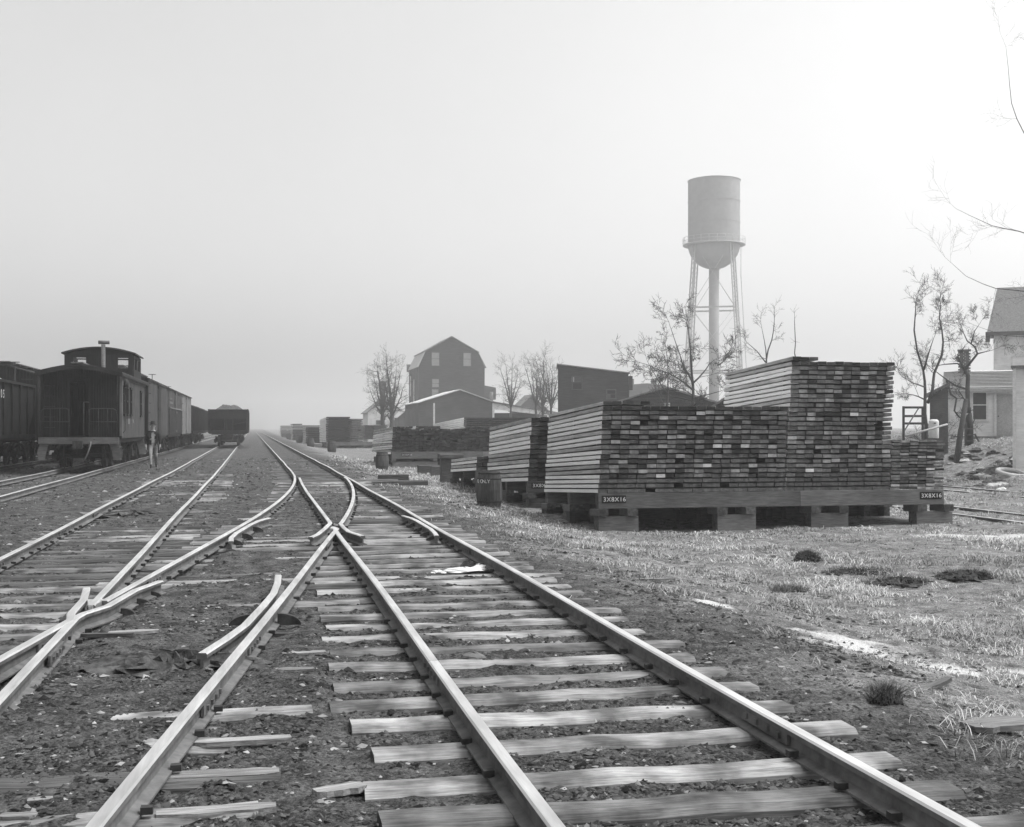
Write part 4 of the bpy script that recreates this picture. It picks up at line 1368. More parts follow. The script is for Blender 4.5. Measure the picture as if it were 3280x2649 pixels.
mw = [(2.4, 11.05, 1.05, 1.9, 'blind'), (6.85, 11.05, 1.05, 1.9, 'blind'), (2.4, 7.6, .95, 1.25, 'blind', .5), (2.35, 6.3, .9, 1.1, 'blind')]
MB().slab([(.02, -1), (MW - .02, -1), (MW - .02, 10.0), (MW - 1.0, 12.05), (MW / 2, 14.05), (1.0, 12.05), (.02, 10.0)], 1, .08, MD).build('wall_core', mt['clap_grey'], mill)
lap_siding(0, MW, -1, 14.1, .05, MB(), .3, mtop, [(a - c / 2, a + c / 2, b - d_ / 2, b + d_ / 2) for a, b, c, d_, *_ in mw]).build('front_siding', mt['clap_grey'], mill)
sd = MB()
for x in (0, MW):
    for k in range(36): sd.box((x, MD / 2, -1 + .15 + .305 * k), (.05, MD, .29))
sd.build('side_siding', mt['clap_mid'], mill)
for a, b, c, d_, *o in mw: window(mill, a, .05, b, c, d_, 'clap_mid', o[0], True, o[1] if len(o) > 1 else 0)
rl = MB().slab([(-.25, 9.85), (.95, 12.15), (1.05, 12.2), (.0, 9.9)], 1, -.15, MD + .15).build('lower_roof', mt['shingle_pale'], mill)  # sky light on the left slope put into its paler shingle colour
MB().slab([(MW + .25, 9.85), (MW - .95, 12.15), (MW - 1.05, 12.2), (MW, 9.9)], 1, -.15, MD + .15).build('lower_roof', mt['shingle'], mill)
MB().slab([(.8, 11.95), (MW / 2, 14.12), (MW - .8, 11.95), (MW - .75, 12.05), (MW / 2, 14.25), (.75, 12.05)], 1, -.2, MD + .6).build('upper_roof', mt['shingle'], mill)
MB().box((-.1, MD - .1, 10.2), (.5, .5, 1.1)).build('roof_vent', mt['shingle'], mill)
for z0, z1, yy in ((4.5, 8.3, 4.5), (-1, 4.2, 5.0), (6, 9.0, 8.5)): MB().box((-.06, yy, (z0 + z1) / 2), (.08, .5, z1 - z0)).build('side_window_strip', mt['clap_white'], mill)
MB().slab([(MW, 5.9), (MW + 2.2, 5.5), (MW + 2.2, 7.2), (MW, 7.6)], 1, 3, 6).build('side_lean_to', mt['clap_mid'], mill)
MB().box((MW + 1.9, 2.97, 6.55), (.6, .05, .9)).build('lean_to_window', mt['glass'], mill)

gs = gable_house('storehouse', 'low gabled shed with a pale doorway in front of the mill', 'shed', 1341, 1400, 150, 9.15, 14, 4.5, 6.1, 'clap_mid', 'shingle_pale', ridge_at=.56, ze2=4.7, ex=.25, base=-.9,
                 wins=((3.0, 1.0, 1.2, 1.4, 'clap_grey'),), door=(6.2, 1.6, 1.1, 'clap_white'), ov=.2)
MB().box((1.9, .02, 2.0), (.2, .05, 5)).box((1.85, -.02, 1.4), (.18, .05, 1.1)).build('corner_post', mt['clap_white'], gs)
MB().slab([(9.15, 4.55), (17.2, 3.3), (17.2, 2.9), (9.4, 3.75), (9.4, -.9), (9.15, -.9)], 1, -.1, .0).build('lean_to_front', mt['clap_white'], gs)
MB().slab([(9.15, 4.75), (17.5, 3.4), (17.5, 3.3), (9.15, 4.6)], 1, -.3, 9).build('lean_to_roof', mt['shingle'], gs)
MB().box((13, 8.5, 1.2), (8, .1, 4.4)).build('lean_to_back', mt['clap_grey'], gs)
MB().tube([(9.6, 3, 4), (9.6, 3, 6.0)], .22, 10).build('stove_pipe', mt['shingle'], gs)

hh_ = gable_house('house', 'hazy gabled house behind the far bare trees', 'house', 1179, 1400, 186, 5.2, 9, 3.9, 5.9, 'clap_white', 'shingle', ex=.25, base=-.9, ov=.35, wins=((1.6, 1.9, .8, 1.4),))
MB().box((2.6, 4, 6.9), (.75, .75, 3.6)).build('chimney', mt['brick'], hh_)
gable_house('outbuilding', 'hazy low outbuilding with pale roof patch between the far trees and the mill', 'shed', 1278, 1400, 178, 3.0, 6, 3.1, 4.4, 'clap_mid', 'shingle_pale', ex=.25, base=-.9, wins=((1.9, 1.0, .9, .5, 'blind'),))

# single-slope building
p = at(1787, 1300, 105)
mono = thing('tall_shed', 'dark single-slope building with a broken-paned window', 'shed', (p.x, p.y, 0), rotz=-YAW - .035)
BW, BD = 6.0, 7.0


def btop(x): return 6.85 - .72 * x / BW


bwin = [(1.65, 5.3, .75, 1.05), (4.55, 4.35, .7, .7)]
MB().slab([(.02, -.8), (BW - .02, -.8), (BW - .02, 6.08), (.02, 6.8)], 1, .08, BD).build('wall_core', mt['clap_grey'], mono)
lap_siding(0, BW, -.8, 6.9, .05, MB(), .16, btop, [(a - c / 2, a + c / 2, b - d_ / 2, b + d_ / 2) for a, b, c, d_ in bwin]).build('front_siding', mt['clap_grey'], mono)
f1 = window(mono, 1.65, .05, 5.3, .75, 1.05, 'clap_mid', 'black'); MB().box((1.65, .02, 5.58), (.7, .01, .45)).build('pane', mt['clap_mid'], f1); MB().box((1.28, .01, 5.6), (.22, .01, .42)).build('pane', mt['blind'], f1)
f2 = window(mono, 4.55, .05, 4.35, .7, .7, 'clap_mid', 'black'); MB().box((4.35, .01, 4.2), (.3, .01, .35)).build('pane', mt['clap_mid'], f2)
MB().slab([(-.1, 6.86), (BW + .15, 6.1), (BW + .15, 6.2), (-.1, 6.96)], 1, -.15, BD + .15).build('roof', mt['shingle'], mono)
MB().box((BW + .05, BD / 2, 2.6), (.06, BD, 6.6)).build('side_siding', mt['clap_mid'], mono)
MB().box((BW + .2, .3, 5.3), (.35, .4, 1.2)).build('side_hood', mt['clap_grey'], mono)

lo = gable_house('low_shed', 'low wide-roofed shed behind the nearest lumber pile', 'shed', 1973, 1300, 80, 6.4, 7, 3.1, 4.05, 'clap_grey', 'shingle', rotz=-YAW - .1, ex=.16, base=-.7, ov=.3, wins=((1.7, 2.6, .22, .8, 'blind'), (3.3, 2.6, .22, .8, 'blind')))
gable_house('lean_to_shed', 'small dark shed roof just left of the tall lumber section', 'shed', 2262, 1300, 62, 3.0, 4, 2.3, 3.3, 'clap_grey', 'shingle', rotz=-YAW - .15, ex=.16, base=-.7, ov=.25)
fb_ = gable_house('house', 'very hazy flat block with chimneys right of the single-slope shed', 'house', 2012, 1300, 235, 7.5, 8, 9.6, 9.9, 'clap_mid', 'shingle', ex=.3, base=-.8, ov=.05)
for x in (1.2, 5.8): MB().box((x, 2, 10.3), (.9, .9, 1.2)).build('chimney', mt['brick'], fb_)
gable_house('cottage', 'very hazy cottage roof between the far bare trees', 'house', 1655, 1300, 215, 5.5, 6, 4.6, 7.2, 'clap_mid', 'shingle', ex=.3, base=-.8)

# white house at the right
HD = 62.0
p0 = at(3036, 1400, HD)
house = thing('house', 'small white clapboard house with brick chimney and panelled door', 'house', (p0.x, p0.y, 0), rotz=-YAW - .36)
HB = .80
hw_ = 4.3
wn = (1.50, 2.62, .62, 1.45)
dr = (2.72, 3.1, .86)
MB().box((hw_ / 2, 2.6, 2.1), (hw_ - .04, 5.0, 2.9)).build('wall_core', mt['clap_white'], house)
lap_siding(0, hw_, HB + .25, 3.35, .05, MB(), .105, None, [(wn[0] - wn[2] / 2, wn[0] + wn[2] / 2, wn[1] - wn[3] / 2, wn[1] + wn[3] / 2), (dr[0] - dr[2] / 2, dr[0] + dr[2] / 2, 0, 3.16)]).build('front_siding', mt['clap_white'], house)
window(house, wn[0], .05, wn[1], wn[2], wn[3], 'white', 'glass')
_d = MB().box((dr[0], .06, 2.1), (dr[2], .05, 2.05))
for sx in (-.2, .2):
    for zz in (1.65, 2.55): _d.box((dr[0] + sx, .03, zz), (.26, .02, .65))
_d = _d.build('door', mt['plank_side_grey'], house)
MB().lathe([(0, 0), (.035, .01), (.035, .04), (0, .05)], 8, c=(dr[0] - .35, .0, 2.05), axis='Y').build('door_knob', mt['iron'], _d)
fr = MB()
for s in (-1, 1): fr.box((dr[0] + s * (dr[2] / 2 + .06), -.0, 2.12), (.11, .09, 2.1))
fr.box((dr[0], 0, 3.2), (dr[2] + .24, .1, .12)); fr.build('door_casing', mt['white'], house)
MB().box((.02, .0, 2.1), (.14, .1, 2.6)).build('corner_board', mt['white'], house)
MB().box((hw_ / 2, -.1, HB + .15), (hw_ + .2, .5, .2)).build('door_step', mt['timber'], house)
MB().slab([(-.35, 3.22), (2.6, 4.35), (5.5, 3.2), (5.5, 3.3), (2.6, 4.45), (-.35, 3.32)], 0, -.25, hw_ + .1).build('roof', mt['shingle_pale'], house)
# the slab above runs along x with its profile in y-z: rows of shingles on the near slope
rw = MB()
for k in range(14):
    a = k / 14.0
    rw.beam((-.25, -.36 + 2.96 * a, 3.335 + 1.13 * a), (hw_ + .1, -.36 + 2.96 * a, 3.335 + 1.13 * a), .2, .018)
rw.build('shingle_rows', mt['shingle_pale'], house)
chm = MB()
for k in range(19):
    for i in range(2):
        chm.box((.62 + .27 * i + (.05 if k % 2 else -.03), 2.4, 4.05 + .075 * k), (.255, .54, .066))
chm.box((.76, 2.4, 5.5), (.66, .66, .08)); chm.build('chimney', mt['brick'], house)

p0 = at(3164, 1400, 86)
big = thing('house', 'large white house with steep dark hipped roof at the right edge', 'house', (p0.x, p0.y, 0), rotz=-YAW - .37)
MB().box((4.2, 3, 4.3), (7.6, 6, 7.6)).build('wall_core', mt['clap_white'], big)
lap_siding(.4, 8, .6, 8.1, 0.0, MB(), .12, None, [(1.6, 2.5, 4.8, 6.4)]).build('front_siding', mt['clap_white'], big)
window(big, 2.05, 0, 5.6, .9, 1.6, 'white')
b0 = [(-.05, -.45, 8.15), (8.5, -.45, 8.15), (8.5, 6.5, 8.15), (-.05, 6.5, 8.15)]
b1 = [(.62, .5, 11.3), (7.9, .5, 11.3), (7.9, 5.5, 11.3), (.62, 5.5, 11.3)]
MB().add(b0 + b1, [(0, 1, 5, 4), (1, 2, 6, 5), (2, 3, 7, 6), (3, 0, 4, 7), (4, 5, 6, 7), (3, 2, 1, 0)]).build('roof', mt['shingle_mid'], big)
MB().box((4.2, -.4, 8.02), (8.6, .3, .26)).box((0, 3, 8.02), (.3, 7, .26)).build('eave_board', mt['clap_mid'], big)

p0 = at(3249, 1425, 46)
ws = thing('shed', 'white clapboard shed corner cut by the right edge', 'shed', (p0.x, p0.y, 0), rotz=-YAW - .42)
gz = zg1(p0.x, p0.y) - .2
MB().box((1.2, 1.6, (gz + 3.75) / 2), (2.36, 3, 3.75 - gz)).build('wall_core', mt['clap_white'], ws)
lap_siding(.0, 2.4, gz, 3.7, .1, MB(), .11).build('front_siding', mt['clap_white'], ws)
MB().box((.0, .07, (gz + 3.7) / 2), (.12, .1, 3.7 - gz)).build('corner_board', mt['white'], ws)
MB().slab([(-.12, 3.72), (2.6, 3.72), (2.6, 3.85), (-.12, 3.8)], 1, -.1, 3.3).build('roof', mt['shingle'], ws)

p0 = at(2978, 1398, 55)
ds = thing('shed', 'dark lean-to shed beside the white house', 'shed', (p0.x, p0.y, 0), rotz=-YAW - .34)
gz = zg1(p0.x, p0.y) - .2
board_wall(0, .78, gz, 3.3, 0, 'y', bwid=.14, th=.04, outs=-1, top=lambda a: 2.92 + .5 * a).build('front_boards', mt['timber_dark'], ds)
MB().slab([(.02, gz), (.76, gz), (.76, 3.25), (.02, 2.88)], 1, .02, 2.2).build('wall_core', mt['timber_dark'], ds)
MB().slab([(-.25, 2.82), (.86, 3.38), (.86, 3.52), (-.25, 2.95)], 1, -.2, 2.4).build('roof', mt['shingle'], ds)

# ------------------------------------------------------------------ water tower
p0 = at(2287, 1400, 262)
tw = thing('water_tower', 'tall hazy water tower with round-bottomed tank on four legs', 'water tower', (p0.x, p0.y, CAMZ * (1 - 262 / 174)))
tw.scale = (262 / 174,) * 3
R = 3.65
MB().lathe([(R, 36.45), (R, 27.4)], 40).build('tank', mt['tank'], tw)
MB().lathe([(0, 36.95), (R * .6, 36.8), (R + .1, 36.42)], 40).build('tank_roof', mt['tank'], tw)
for z in (30.4, 33.4): MB().lathe([(R + .005, z - .06), (R + .04, z - .06), (R + .04, z + .06), (R + .005, z + .06)], 40, closed=True, smooth=False).build('seam_band', mt['tank'], tw)
MB().lathe([(R * math.cos(a), 27.4 - 3.5 * math.sin(a)) for a in np.linspace(0, PI / 2 - .02, 12)], 40).build('bowl', mt['tank'], tw)
MB().lathe([(R, 27.25), (R + .75, 27.25), (R + .75, 27.4), (R, 27.4)], 36, closed=True).build('walkway', mt['steel_grey'], tw)
rr = MB()
for z in (27.85, 28.3): rr.tube([(R * 1.2 * math.cos(a), R * 1.2 * math.sin(a), z) for a in np.linspace(0, 2 * PI, 37)], .03, 4)
for a in np.linspace(0, 2 * PI, 25)[:-1]: rr.tube([(R * 1.2 * math.cos(a), R * 1.2 * math.sin(a), 27.4), (R * 1.2 * math.cos(a), R * 1.2 * math.sin(a), 28.3)], .03, 4)
rr.build('railing', mt['steel_grey'], tw)
MB().tube([(0, 0, -1), (0, 0, 24.3)], [.72, .72], 16).build('riser_pipe', mt['tank'], tw)
legs = []
for k in range(4):
    a = math.radians(20 + 90 * k)

    def lp(z): return Vector(((R - .02 + (27.3 - z) * .085) * math.cos(a), (R - .02 + (27.3 - z) * .085) * math.sin(a), z))
    legs.append([lp(z) for z in (-1, 9.4, 18.3, 27.3)])
    lg = MB()
    tang = Vector((-math.sin(a), math.cos(a), 0)) * .24
    for s in (-1, 1): lg.beam(lp(-1) + tang * s, lp(27.3) + tang * s, .14, .14)
    zs = np.arange(-1, 27, .7)
    for i, z in enumerate(zs[:-1]):
        s = 1 if i % 2 else -1
        lg.beam(lp(z) + tang * s, lp(zs[i + 1]) - tang * s, .06, .06)
    lg.build('leg', mt['steel_grey'], tw)
for k in range(4):
    A, B = legs[k], legs[(k + 1) % 4]
    for j in (1, 2): MB().beam(A[j], B[j], .22, .22).build('strut', mt['steel_grey'], tw)
    for j in (0, 1, 2):
        MB().tube([A[j], B[j + 1]], .035, 4).build('tie_rod', mt['steel_grey'], tw); MB().tube([B[j], A[j + 1]], .035, 4).build('tie_rod', mt['steel_grey'], tw)
MB().tube([(R + .2, -.5, 27), (R + .2, -.5, 23), (R + 1, -.5, 10), (R + 1.4, -.5, 0)], .05, 4).build('ladder', mt['steel_grey'], tw)


# ------------------------------------------------------------------ bare trees
def grow(mb, p, dv, ln, r, depth, rs, up=.10, wander=.22, twig=.006):
    n = max(2, int(3 + depth))
    pts = [p.copy()]; rad = [r]
    d_ = dv.normalized(); q = p.copy()
    kids = []
    for i in range(n):
        d_ = (d_ + Vector((rs.normal(0, wander), rs.normal(0, wander), rs.normal(0, wander) + up)) * .55).normalized()
        q = q + d_ * (ln / n)
        pts.append(q.copy()); rr_ = max(twig * .6, r * (1 - .72 * (i + 1) / n)); rad.append(rr_)
        if depth > 0 and i >= (0 if depth < 3 else 1):
            for _ in range(1 if rs.random() < .75 else 2):
                kids.append((q.copy(), d_.copy(), rr_))
    mb.tube(pts, rad, 5 if r > .03 else 3, cap=False, smooth=True)
    for (kp, kd, kr) in kids:
        if rs.random() < .12: continue
        ax = kd.orthogonal().normalized()
        ax.rotate(Matrix.Rotation(rs.uniform(0, 2 * PI), 3, kd))
        nd = (kd * rs.uniform(.5, 1.0) + ax * rs.uniform(.55, 1.0)).normalized()
        grow(mb, kp, nd, ln * rs.uniform(.42, .66), max(twig, kr * rs.uniform(.5, .72)), depth - 1, rs, up, wander, twig)


def tree(name, label, base, stems, seed, depth=3, branch=1.6, group='bare trees', twig=.006, up=.1, tipr=.3, dens=1.0, sink=.3):
    """stems: lists of world points with start radius; branches grow along them"""
    rs = np.random.default_rng(seed)
    t = thing(name, label, 'tree', base, group=group)
    B = Vector(base)
    tk = MB(); cr = MB()
    for pts, r0, r1 in stems:
        pts = [Vector(q) - B for q in pts]
        # resample with a slight wander
        out = [pts[0]]
        for a, b in zip(pts[:-1], pts[1:]):
            n = max(1, int((b - a).length / .45))
            for i in range(1, n + 1):
                j = Vector((rs.normal(0, .03), rs.normal(0, .03), rs.normal(0, .02))) if i < n else Vector((0, 0, 0))
                out.append(a + (b - a) * i / n + j)
        m_ = len(out)
        rad = [r0 + (r1 - r0) * i / (m_ - 1) for i in range(m_)]
        tk.tube(out, rad, 8, cap=True)
        for i in range(1, m_):
            f = i / (m_ - 1)
            if f < .22 and len(stems) < 3: continue
            if rs.random() < .62 * dens:
                d_ = (out[i] - out[i - 1]).normalized()
                ax = d_.orthogonal().normalized(); ax.rotate(Matrix.Rotation(rs.uniform(0, 2 * PI), 3, d_))
                nd = (d_ * rs.uniform(.2, .8) + ax).normalized()
                grow(cr, out[i], nd, branch * rs.uniform(.45, 1.1) * (1.1 - .5 * f), max(twig, rad[i] * rs.uniform(.3, .55)), depth - 1, rs, up, twig=twig)
        grow(cr, out[-1], (out[-1] - out[-2]), branch * .8, max(twig, r1), depth - 1, rs, up, twig=twig)
    tk.build('trunk', mt['bark'], t)
    cr.build('crown', mt['twig'], t)
    return t


def px(dist, *uv, jit=0.0, rs=None):
    out = []
    for i, (u, v) in enumerate(uv):
        out.append(at(u, v, dist + (rs.uniform(-jit, jit) if rs is not None else 0)))
    return out


rsn = np.random.default_rng(5)


def ground_of(u, dist):
    q = at(u, 1400, dist)
    return Vector((q.x, q.y, zg1(q.x, q.y) - .1))


b = ground_of(2222, 62)
tree('bare_tree', 'spreading bare tree in front of the water tower legs', b, [
    ([b, at(2220, 1300, 62), at(2216, 1200, 62.2), at(2212, 1120, 62), at(2205, 1060, 62.3)], .15, .03),
    ([at(2218, 1248, 62), at(2160, 1205, 61.2), at(2112, 1185, 60.8), at(2072, 1168, 60.5)], .055, .015),
    ([at(2218, 1225, 62), at(2188, 1172, 62.8), at(2165, 1100, 63), at(2150, 1055, 63)], .05, .014),
    ([at(2217, 1230, 62), at(2260, 1185, 62.6), at(2292, 1150, 63)], .05, .013),
    ([at(2220, 1285, 62), at(2150, 1270, 63.5), at(2110, 1240, 64)], .04, .012),
    ([at(2220, 1278, 62), at(2275, 1262, 61.5), at(2310, 1252, 61)], .04, .012)], 3, 4, 1.5, twig=.010)
b = ground_of(2130, 70)
tree('bare_tree', 'thinner bare tree left of the tower legs', b, [
    ([b, at(2138, 1280, 70), at(2140, 1200, 70), at(2135, 1130, 70)], .11, .02),
    ([at(2138, 1260, 70), at(2095, 1195, 69), at(2075, 1160, 69)], .04, .012)], 8, 4, 1.4, twig=.009)
b = ground_of(2450, 72)
tree('bare_tree', 'bare branches rising behind the tallest lumber section', b, [
    ([b, at(2450, 1260, 72), at(2455, 1150, 72), at(2472, 1090, 72), at(2480, 1030, 72)], .13, .02),
    ([at(2452, 1160, 72), at(2425, 1125, 71.5), at(2390, 1095, 71)], .04, .012),
    ([at(2455, 1150, 72), at(2448, 1090, 72.5), at(2440, 1050, 72.5)], .04, .012)], 14, 3, 1.1, twig=.008, dens=.7)
b = ground_of(2548, 58)
tree('bare_tree', 'single straight sapling above the tallest lumber section', b, [([b, at(2548, 1200, 58), at(2548, 1100, 58), at(2545, 1030, 58)], .06, .016)], 17, 2, .7, twig=.007, dens=.5)
for k, (u, dist, lab, hs) in enumerate(((1256, 140, 'hazy tall bare tree left of the mill, right of a pair', 1130), (1226, 143, 'hazy bare tree left of the mill, left of a pair', 1160))):
    b = ground_of(u, dist)
    st = [([b, at(u, 1330, dist), at(u - 8, 1250, dist), at(u - 15, 1190, dist), at(u - 18, hs + 30, dist)], .36, .04)]
    for (du, v1, v2, dd_) in ((-30, 1270, 1200, 1.2), (28, 1250, 1190, -1), (-18, 1240, 1170, 1.5), (14, 1250, 1180, 1), (40, 1290, 1230, -2), (-42, 1300, 1245, .5)):
        st.append(([at(u, 1335 - random.uniform(0, 20), dist), at(u + du * .5, v1, dist + dd_), at(u + du, v2, dist + dd_ * 2)], .12, .02))
    tree('bare_tree', lab, b, st, 21 + k, 3, 1.7, twig=.011, group='bare trees')
for k, (u, dist, lab, tp) in enumerate(((1636, 150, 'hazy vase-shaped bare tree right of the mill', 1195), (1738, 140, 'hazy bare tree against the left wall of the single-slope shed', 1150), (1716, 146, 'hazy slender bare tree between mill and single-slope shed', 1175), (1765, 138, 'hazy low bare tree touching the single-slope shed', 1200))):
    b = ground_of(u, dist)
    st = [([b, at(u, 1310, dist), at(u + 3, 1240, dist), at(u + 4, tp, dist)], .2, .03)]
    for (du, v1, v2) in ((-32, 1240, 1185), (22, 1250, 1200), (-14, 1245, 1180), (30, 1270, 1225)):
        st.append(([at(u, 1305, dist), at(u + du * .5, v1, dist), at(u + du, v2, dist + 1)], .1, .025))
    tree('bare_tree', lab, b, st, 31 + k, 3, 1.8, twig=.010)
b = ground_of(2966, 52)
tree('bare_tree', 'forked bare tree beside the dark lean-to shed', b, [
    ([b, at(2966, 1398, 52), at(2963, 1290, 52), at(2957, 1184, 52), at(2938, 1124, 52), at(2928, 1058, 52), at(2933, 985, 52)], .11, .02),
    ([at(2972, 1290, 52), at(2986, 1255, 52.2), at(2992, 1196, 52.3), at(3017, 1138, 52.4), at(3021, 1095, 52.5), at(3009, 1020, 52.6), at(3012, 975, 52.6)], .075, .016),
    ([at(2960, 1184, 52), at(2975, 1130, 51.5), at(2990, 1085, 51)], .04, .012),
    ([at(2962, 1240, 52), at(2920, 1225, 51), at(2890, 1205, 50.5)], .035, .01),
    ([at(2962, 1280, 52), at(2925, 1265, 53), at(2892, 1260, 53.5)], .035, .01)], 41, 4, 1.2, twig=.006)
b = ground_of(3101, 57.6)
tree('bare_tree', 'crooked bare tree in front of the white house', b, [
    ([b, at(3100, 1290, 57.6), at(3101, 1202, 57.6), at(3090, 1184, 57.6)], .13, .09),
    ([at(3090, 1186, 57.6), at(3067, 1164, 57.8), at(3026, 1167, 58.1), at(2996, 1172, 58.1)], .05, .012),
    ([at(3090, 1186, 57.6), at(3106, 1164, 57.4), at(3131, 1133, 57.2), at(3122, 1110, 57.1), at(3098, 1092, 57.0), at(3088, 1070, 57.0)], .07, .02),
    ([at(3131, 1133, 57.2), at(3150, 1128, 56.6), at(3178, 1122, 56.2)], .035, .01),
    ([at(3110, 1103, 57.1), at(3122, 1060, 57.1), at(3136, 1040, 57.1)], .035, .01),
    ([at(3100, 1247, 57.6), at(3061, 1236, 57.8), at(3032, 1216, 58.1), at(2985, 1180, 58.4)], .06, .015),
    ([at(3032, 1217, 58.1), at(3046, 1264, 58.0), at(3064, 1276, 57.8), at(3057, 1316, 57.8), at(3066, 1328, 57.8)], .05, .04)], 47, 4, 1.0, twig=.006, dens=.85)
b = ground_of(3620, 38)
tree('bare_tree', 'long drooping bare limbs reaching in from beyond the right edge', b, [
    ([b, at(3620, 1300, 38), at(3610, 1000, 38), at(3600, 700, 38), at(3590, 400, 38)], .3, .12),
    ([at(3605, 900, 38), at(3420, 790, 37), at(3265, 741, 36.5), at(3178, 723, 36.2), at(3110, 692, 36), at(3062, 668, 36)], .035, .004),
    ([at(3608, 960, 38), at(3420, 945, 37.4), at(3265, 931, 37), at(3190, 924, 37), at(3150, 910, 37), at(3095, 885, 37), at(3045, 840, 37)], .03, .004),
    ([at(3610, 1000, 38), at(3420, 1140, 38.4), at(3300, 1080, 38.6), at(3215, 1075, 39), at(3130, 1045, 39)], .025, .004),
    ([at(3600, 700, 38), at(3420, 560, 37), at(3300, 480, 36.5), at(3240, 330, 36), at(3222, 150, 36)], .03, .004)], 53, 3, 1.4, twig=.0025, dens=.8)

# ------------------------------------------------------------------ the walking man
def skin_mesh(verts, edges, radii, sub=2, root=0):
    me = bpy.data.meshes.new('sk')
    me.from_pydata(verts, edges, [])
    o = bpy.data.objects.new('sk', me)
    sk = o.modifiers.new('s', 'SKIN'); sk.use_smooth_shade = True
    ly = me.skin_vertices[0]
    for i, r in enumerate(radii):
        ly.data[i].radius = r if hasattr(r, '__len__') else (r, r)
        ly.data[i].use_root = (i == root)
    sb_ = o.modifiers.new('u', 'SUBSURF'); sb_.levels = sub; sb_.render_levels = sub
    out = evaluated(o)
    bpy.data.meshes.remove(me)
    return out


def person():
    q = at(490, 1503, 48.8)
    t = thing('person', 'man in dark open jacket and hat walking beside the caboose track', 'person', (q.x, q.y, zg1(q.x, q.y)), rotz=.10)
    # faces -y (towards the camera); mid-stride, his right foot forward
    J = {}
    V = []; R_ = []; E_ = []

    def v(n, p, r, par=None):
        J[n] = len(V); V.append(p); R_.append(r)
        if par: E_.append((J[par], J[n]))
    v('pelvis', (0, 0, .93), (.155, .115))
    v('waist', (0, -.005, 1.08), (.145, .105), 'pelvis')
    v('chest', (0, -.02, 1.30), (.165, .115), 'waist')
    v('neckb', (0, -.02, 1.46), (.075, .07), 'chest')
    v('neck', (0, -.035, 1.53), (.055, .055), 'neckb')
    v('headl', (0, -.055, 1.60), (.072, .085), 'neck')
    v('headm', (0, -.05, 1.67), (.078, .095), 'headl')
    v('headt', (0, -.045, 1.745), (.066, .08), 'headm')
    for s, n in ((-1, 'R'), (1, 'L')):
        fw = -1 if n == 'R' else 1
        v('hip' + n, (s * .09, fw * .01, .88), (.10, .10), 'pelvis')
        v('thigh' + n, (s * .10, fw * .13, .68), (.085, .09), 'hip' + n)
        if n == 'R':
            v('kneeR', (s * .095, -.23, .50), (.066, .07), 'thighR'); v('calfR', (s * .09, -.27, .33), (.058, .062), 'kneeR')
            v('ankR', (s * .085, -.33, .10), (.042, .045), 'calfR'); v('heelR', (s * .085, -.34, .045), (.038, .035), 'ankR'); v('toeR', (s * .09, -.52, .05), (.04, .026), 'heelR')
        else:
            v('kneeL', (s * .11, .12, .48), (.066, .07), 'thighL'); v('calfL', (s * .125, .27, .34), (.058, .062), 'kneeL')
            v('ankL', (s * .13, .44, .19), (.042, .045), 'calfL'); v('heelL', (s * .13, .47, .15), (.036, .036), 'ankL'); v('toeL', (s * .135, .38, .03), (.04, .026), 'heelL')
        v('sh' + n, (s * .19, -.015, 1.40), (.075, .075), 'chest')
        a = -1 if n == 'L' else 1
        v('elb' + n, (s * .27, a * .09 + .02, 1.14), (.052, .052), 'sh' + n)
        v('wr' + n, (s * .27, a * .03 - .10, .90), (.033, .03), 'elb' + n)
        v('palm' + n, (s * .265, a * .03 - .125, .83), (.042, .022), 'wr' + n)
    me = skin_mesh(V, E_, R_)
    bm = bmesh.new(); bm.from_mesh(me)
    # fingers and thumb, each its own bent chain rooted in the palm
    for s, n in ((-1, 'R'), (1, 'L')):
        px_, py_, pz_ = V[J['palm' + n]]
        for i, ln in enumerate((.062, .074, .078, .07)):
            fy = py_ - .035 + .022 * i
            f = skin_mesh([(px_, fy, pz_ - .01), (px_ - s * .006, fy - .004, pz_ - .04), (px_ - s * .018, fy - .008, pz_ - .04 - ln * .5), (px_ - s * .034, fy - .008, pz_ - .04 - ln * .85)], [(0, 1), (1, 2), (2, 3)], [.010, .0095, .009, .0075], 1)
            bm.from_mesh(f)
        f = skin_mesh([(px_, py_ - .03, pz_ + .03), (px_ - s * .012, py_ - .058, pz_ - .0), (px_ - s * .02, py_ - .066, pz_ - .035)], [(0, 1), (1, 2)], [.012, .0105, .009], 1)
        bm.from_mesh(f)
    # nose, brows, ears
    nose = skin_mesh([(0, -.125, 1.675), (0, -.158, 1.645), (0, -.14, 1.635)], [(0, 1), (1, 2)], [.010, .014, .01], 1); bm.from_mesh(nose)
    for s in (-1, 1):
        e = skin_mesh([(s * .078, -.035, 1.69), (s * .088, -.03, 1.665), (s * .08, -.04, 1.635)], [(0, 1), (1, 2)], [.012, .014, .01], 1); bm.from_mesh(e)
    out = bpy.data.meshes.new('body'); bm.to_mesh(out); bm.free()
    for m_ in ('shirt', 'skin', 'cloth_grey', 'cloth_dark'): out.materials.append(mt[m_])
    for pl in out.polygons:
        c = pl.center
        pl.use_smooth = True
        if c.z > 1.52: k = 1
        elif c.z < .155 and (c.y < -.25 or c.y > .3): k = 3
        elif abs(c.x) > .2 and c.z < .93: k = 1
        elif c.z < 1.02: k = 2
        else: k = 0
        pl.material_index = k
    body = link(bpy.data.objects.new('body', out), t)
    # eyes and mouth
    fc = MB()
    for s in (-1, 1): fc.lathe([(0, -.006), (.012, -.003), (.013, .004)], 8, c=(s * .031, -.135, 1.668), axis='Y')
    fc.box((0, -.137, 1.605), (.045, .012, .007)); fc.build('face_features', mt['cloth_dark'], body)
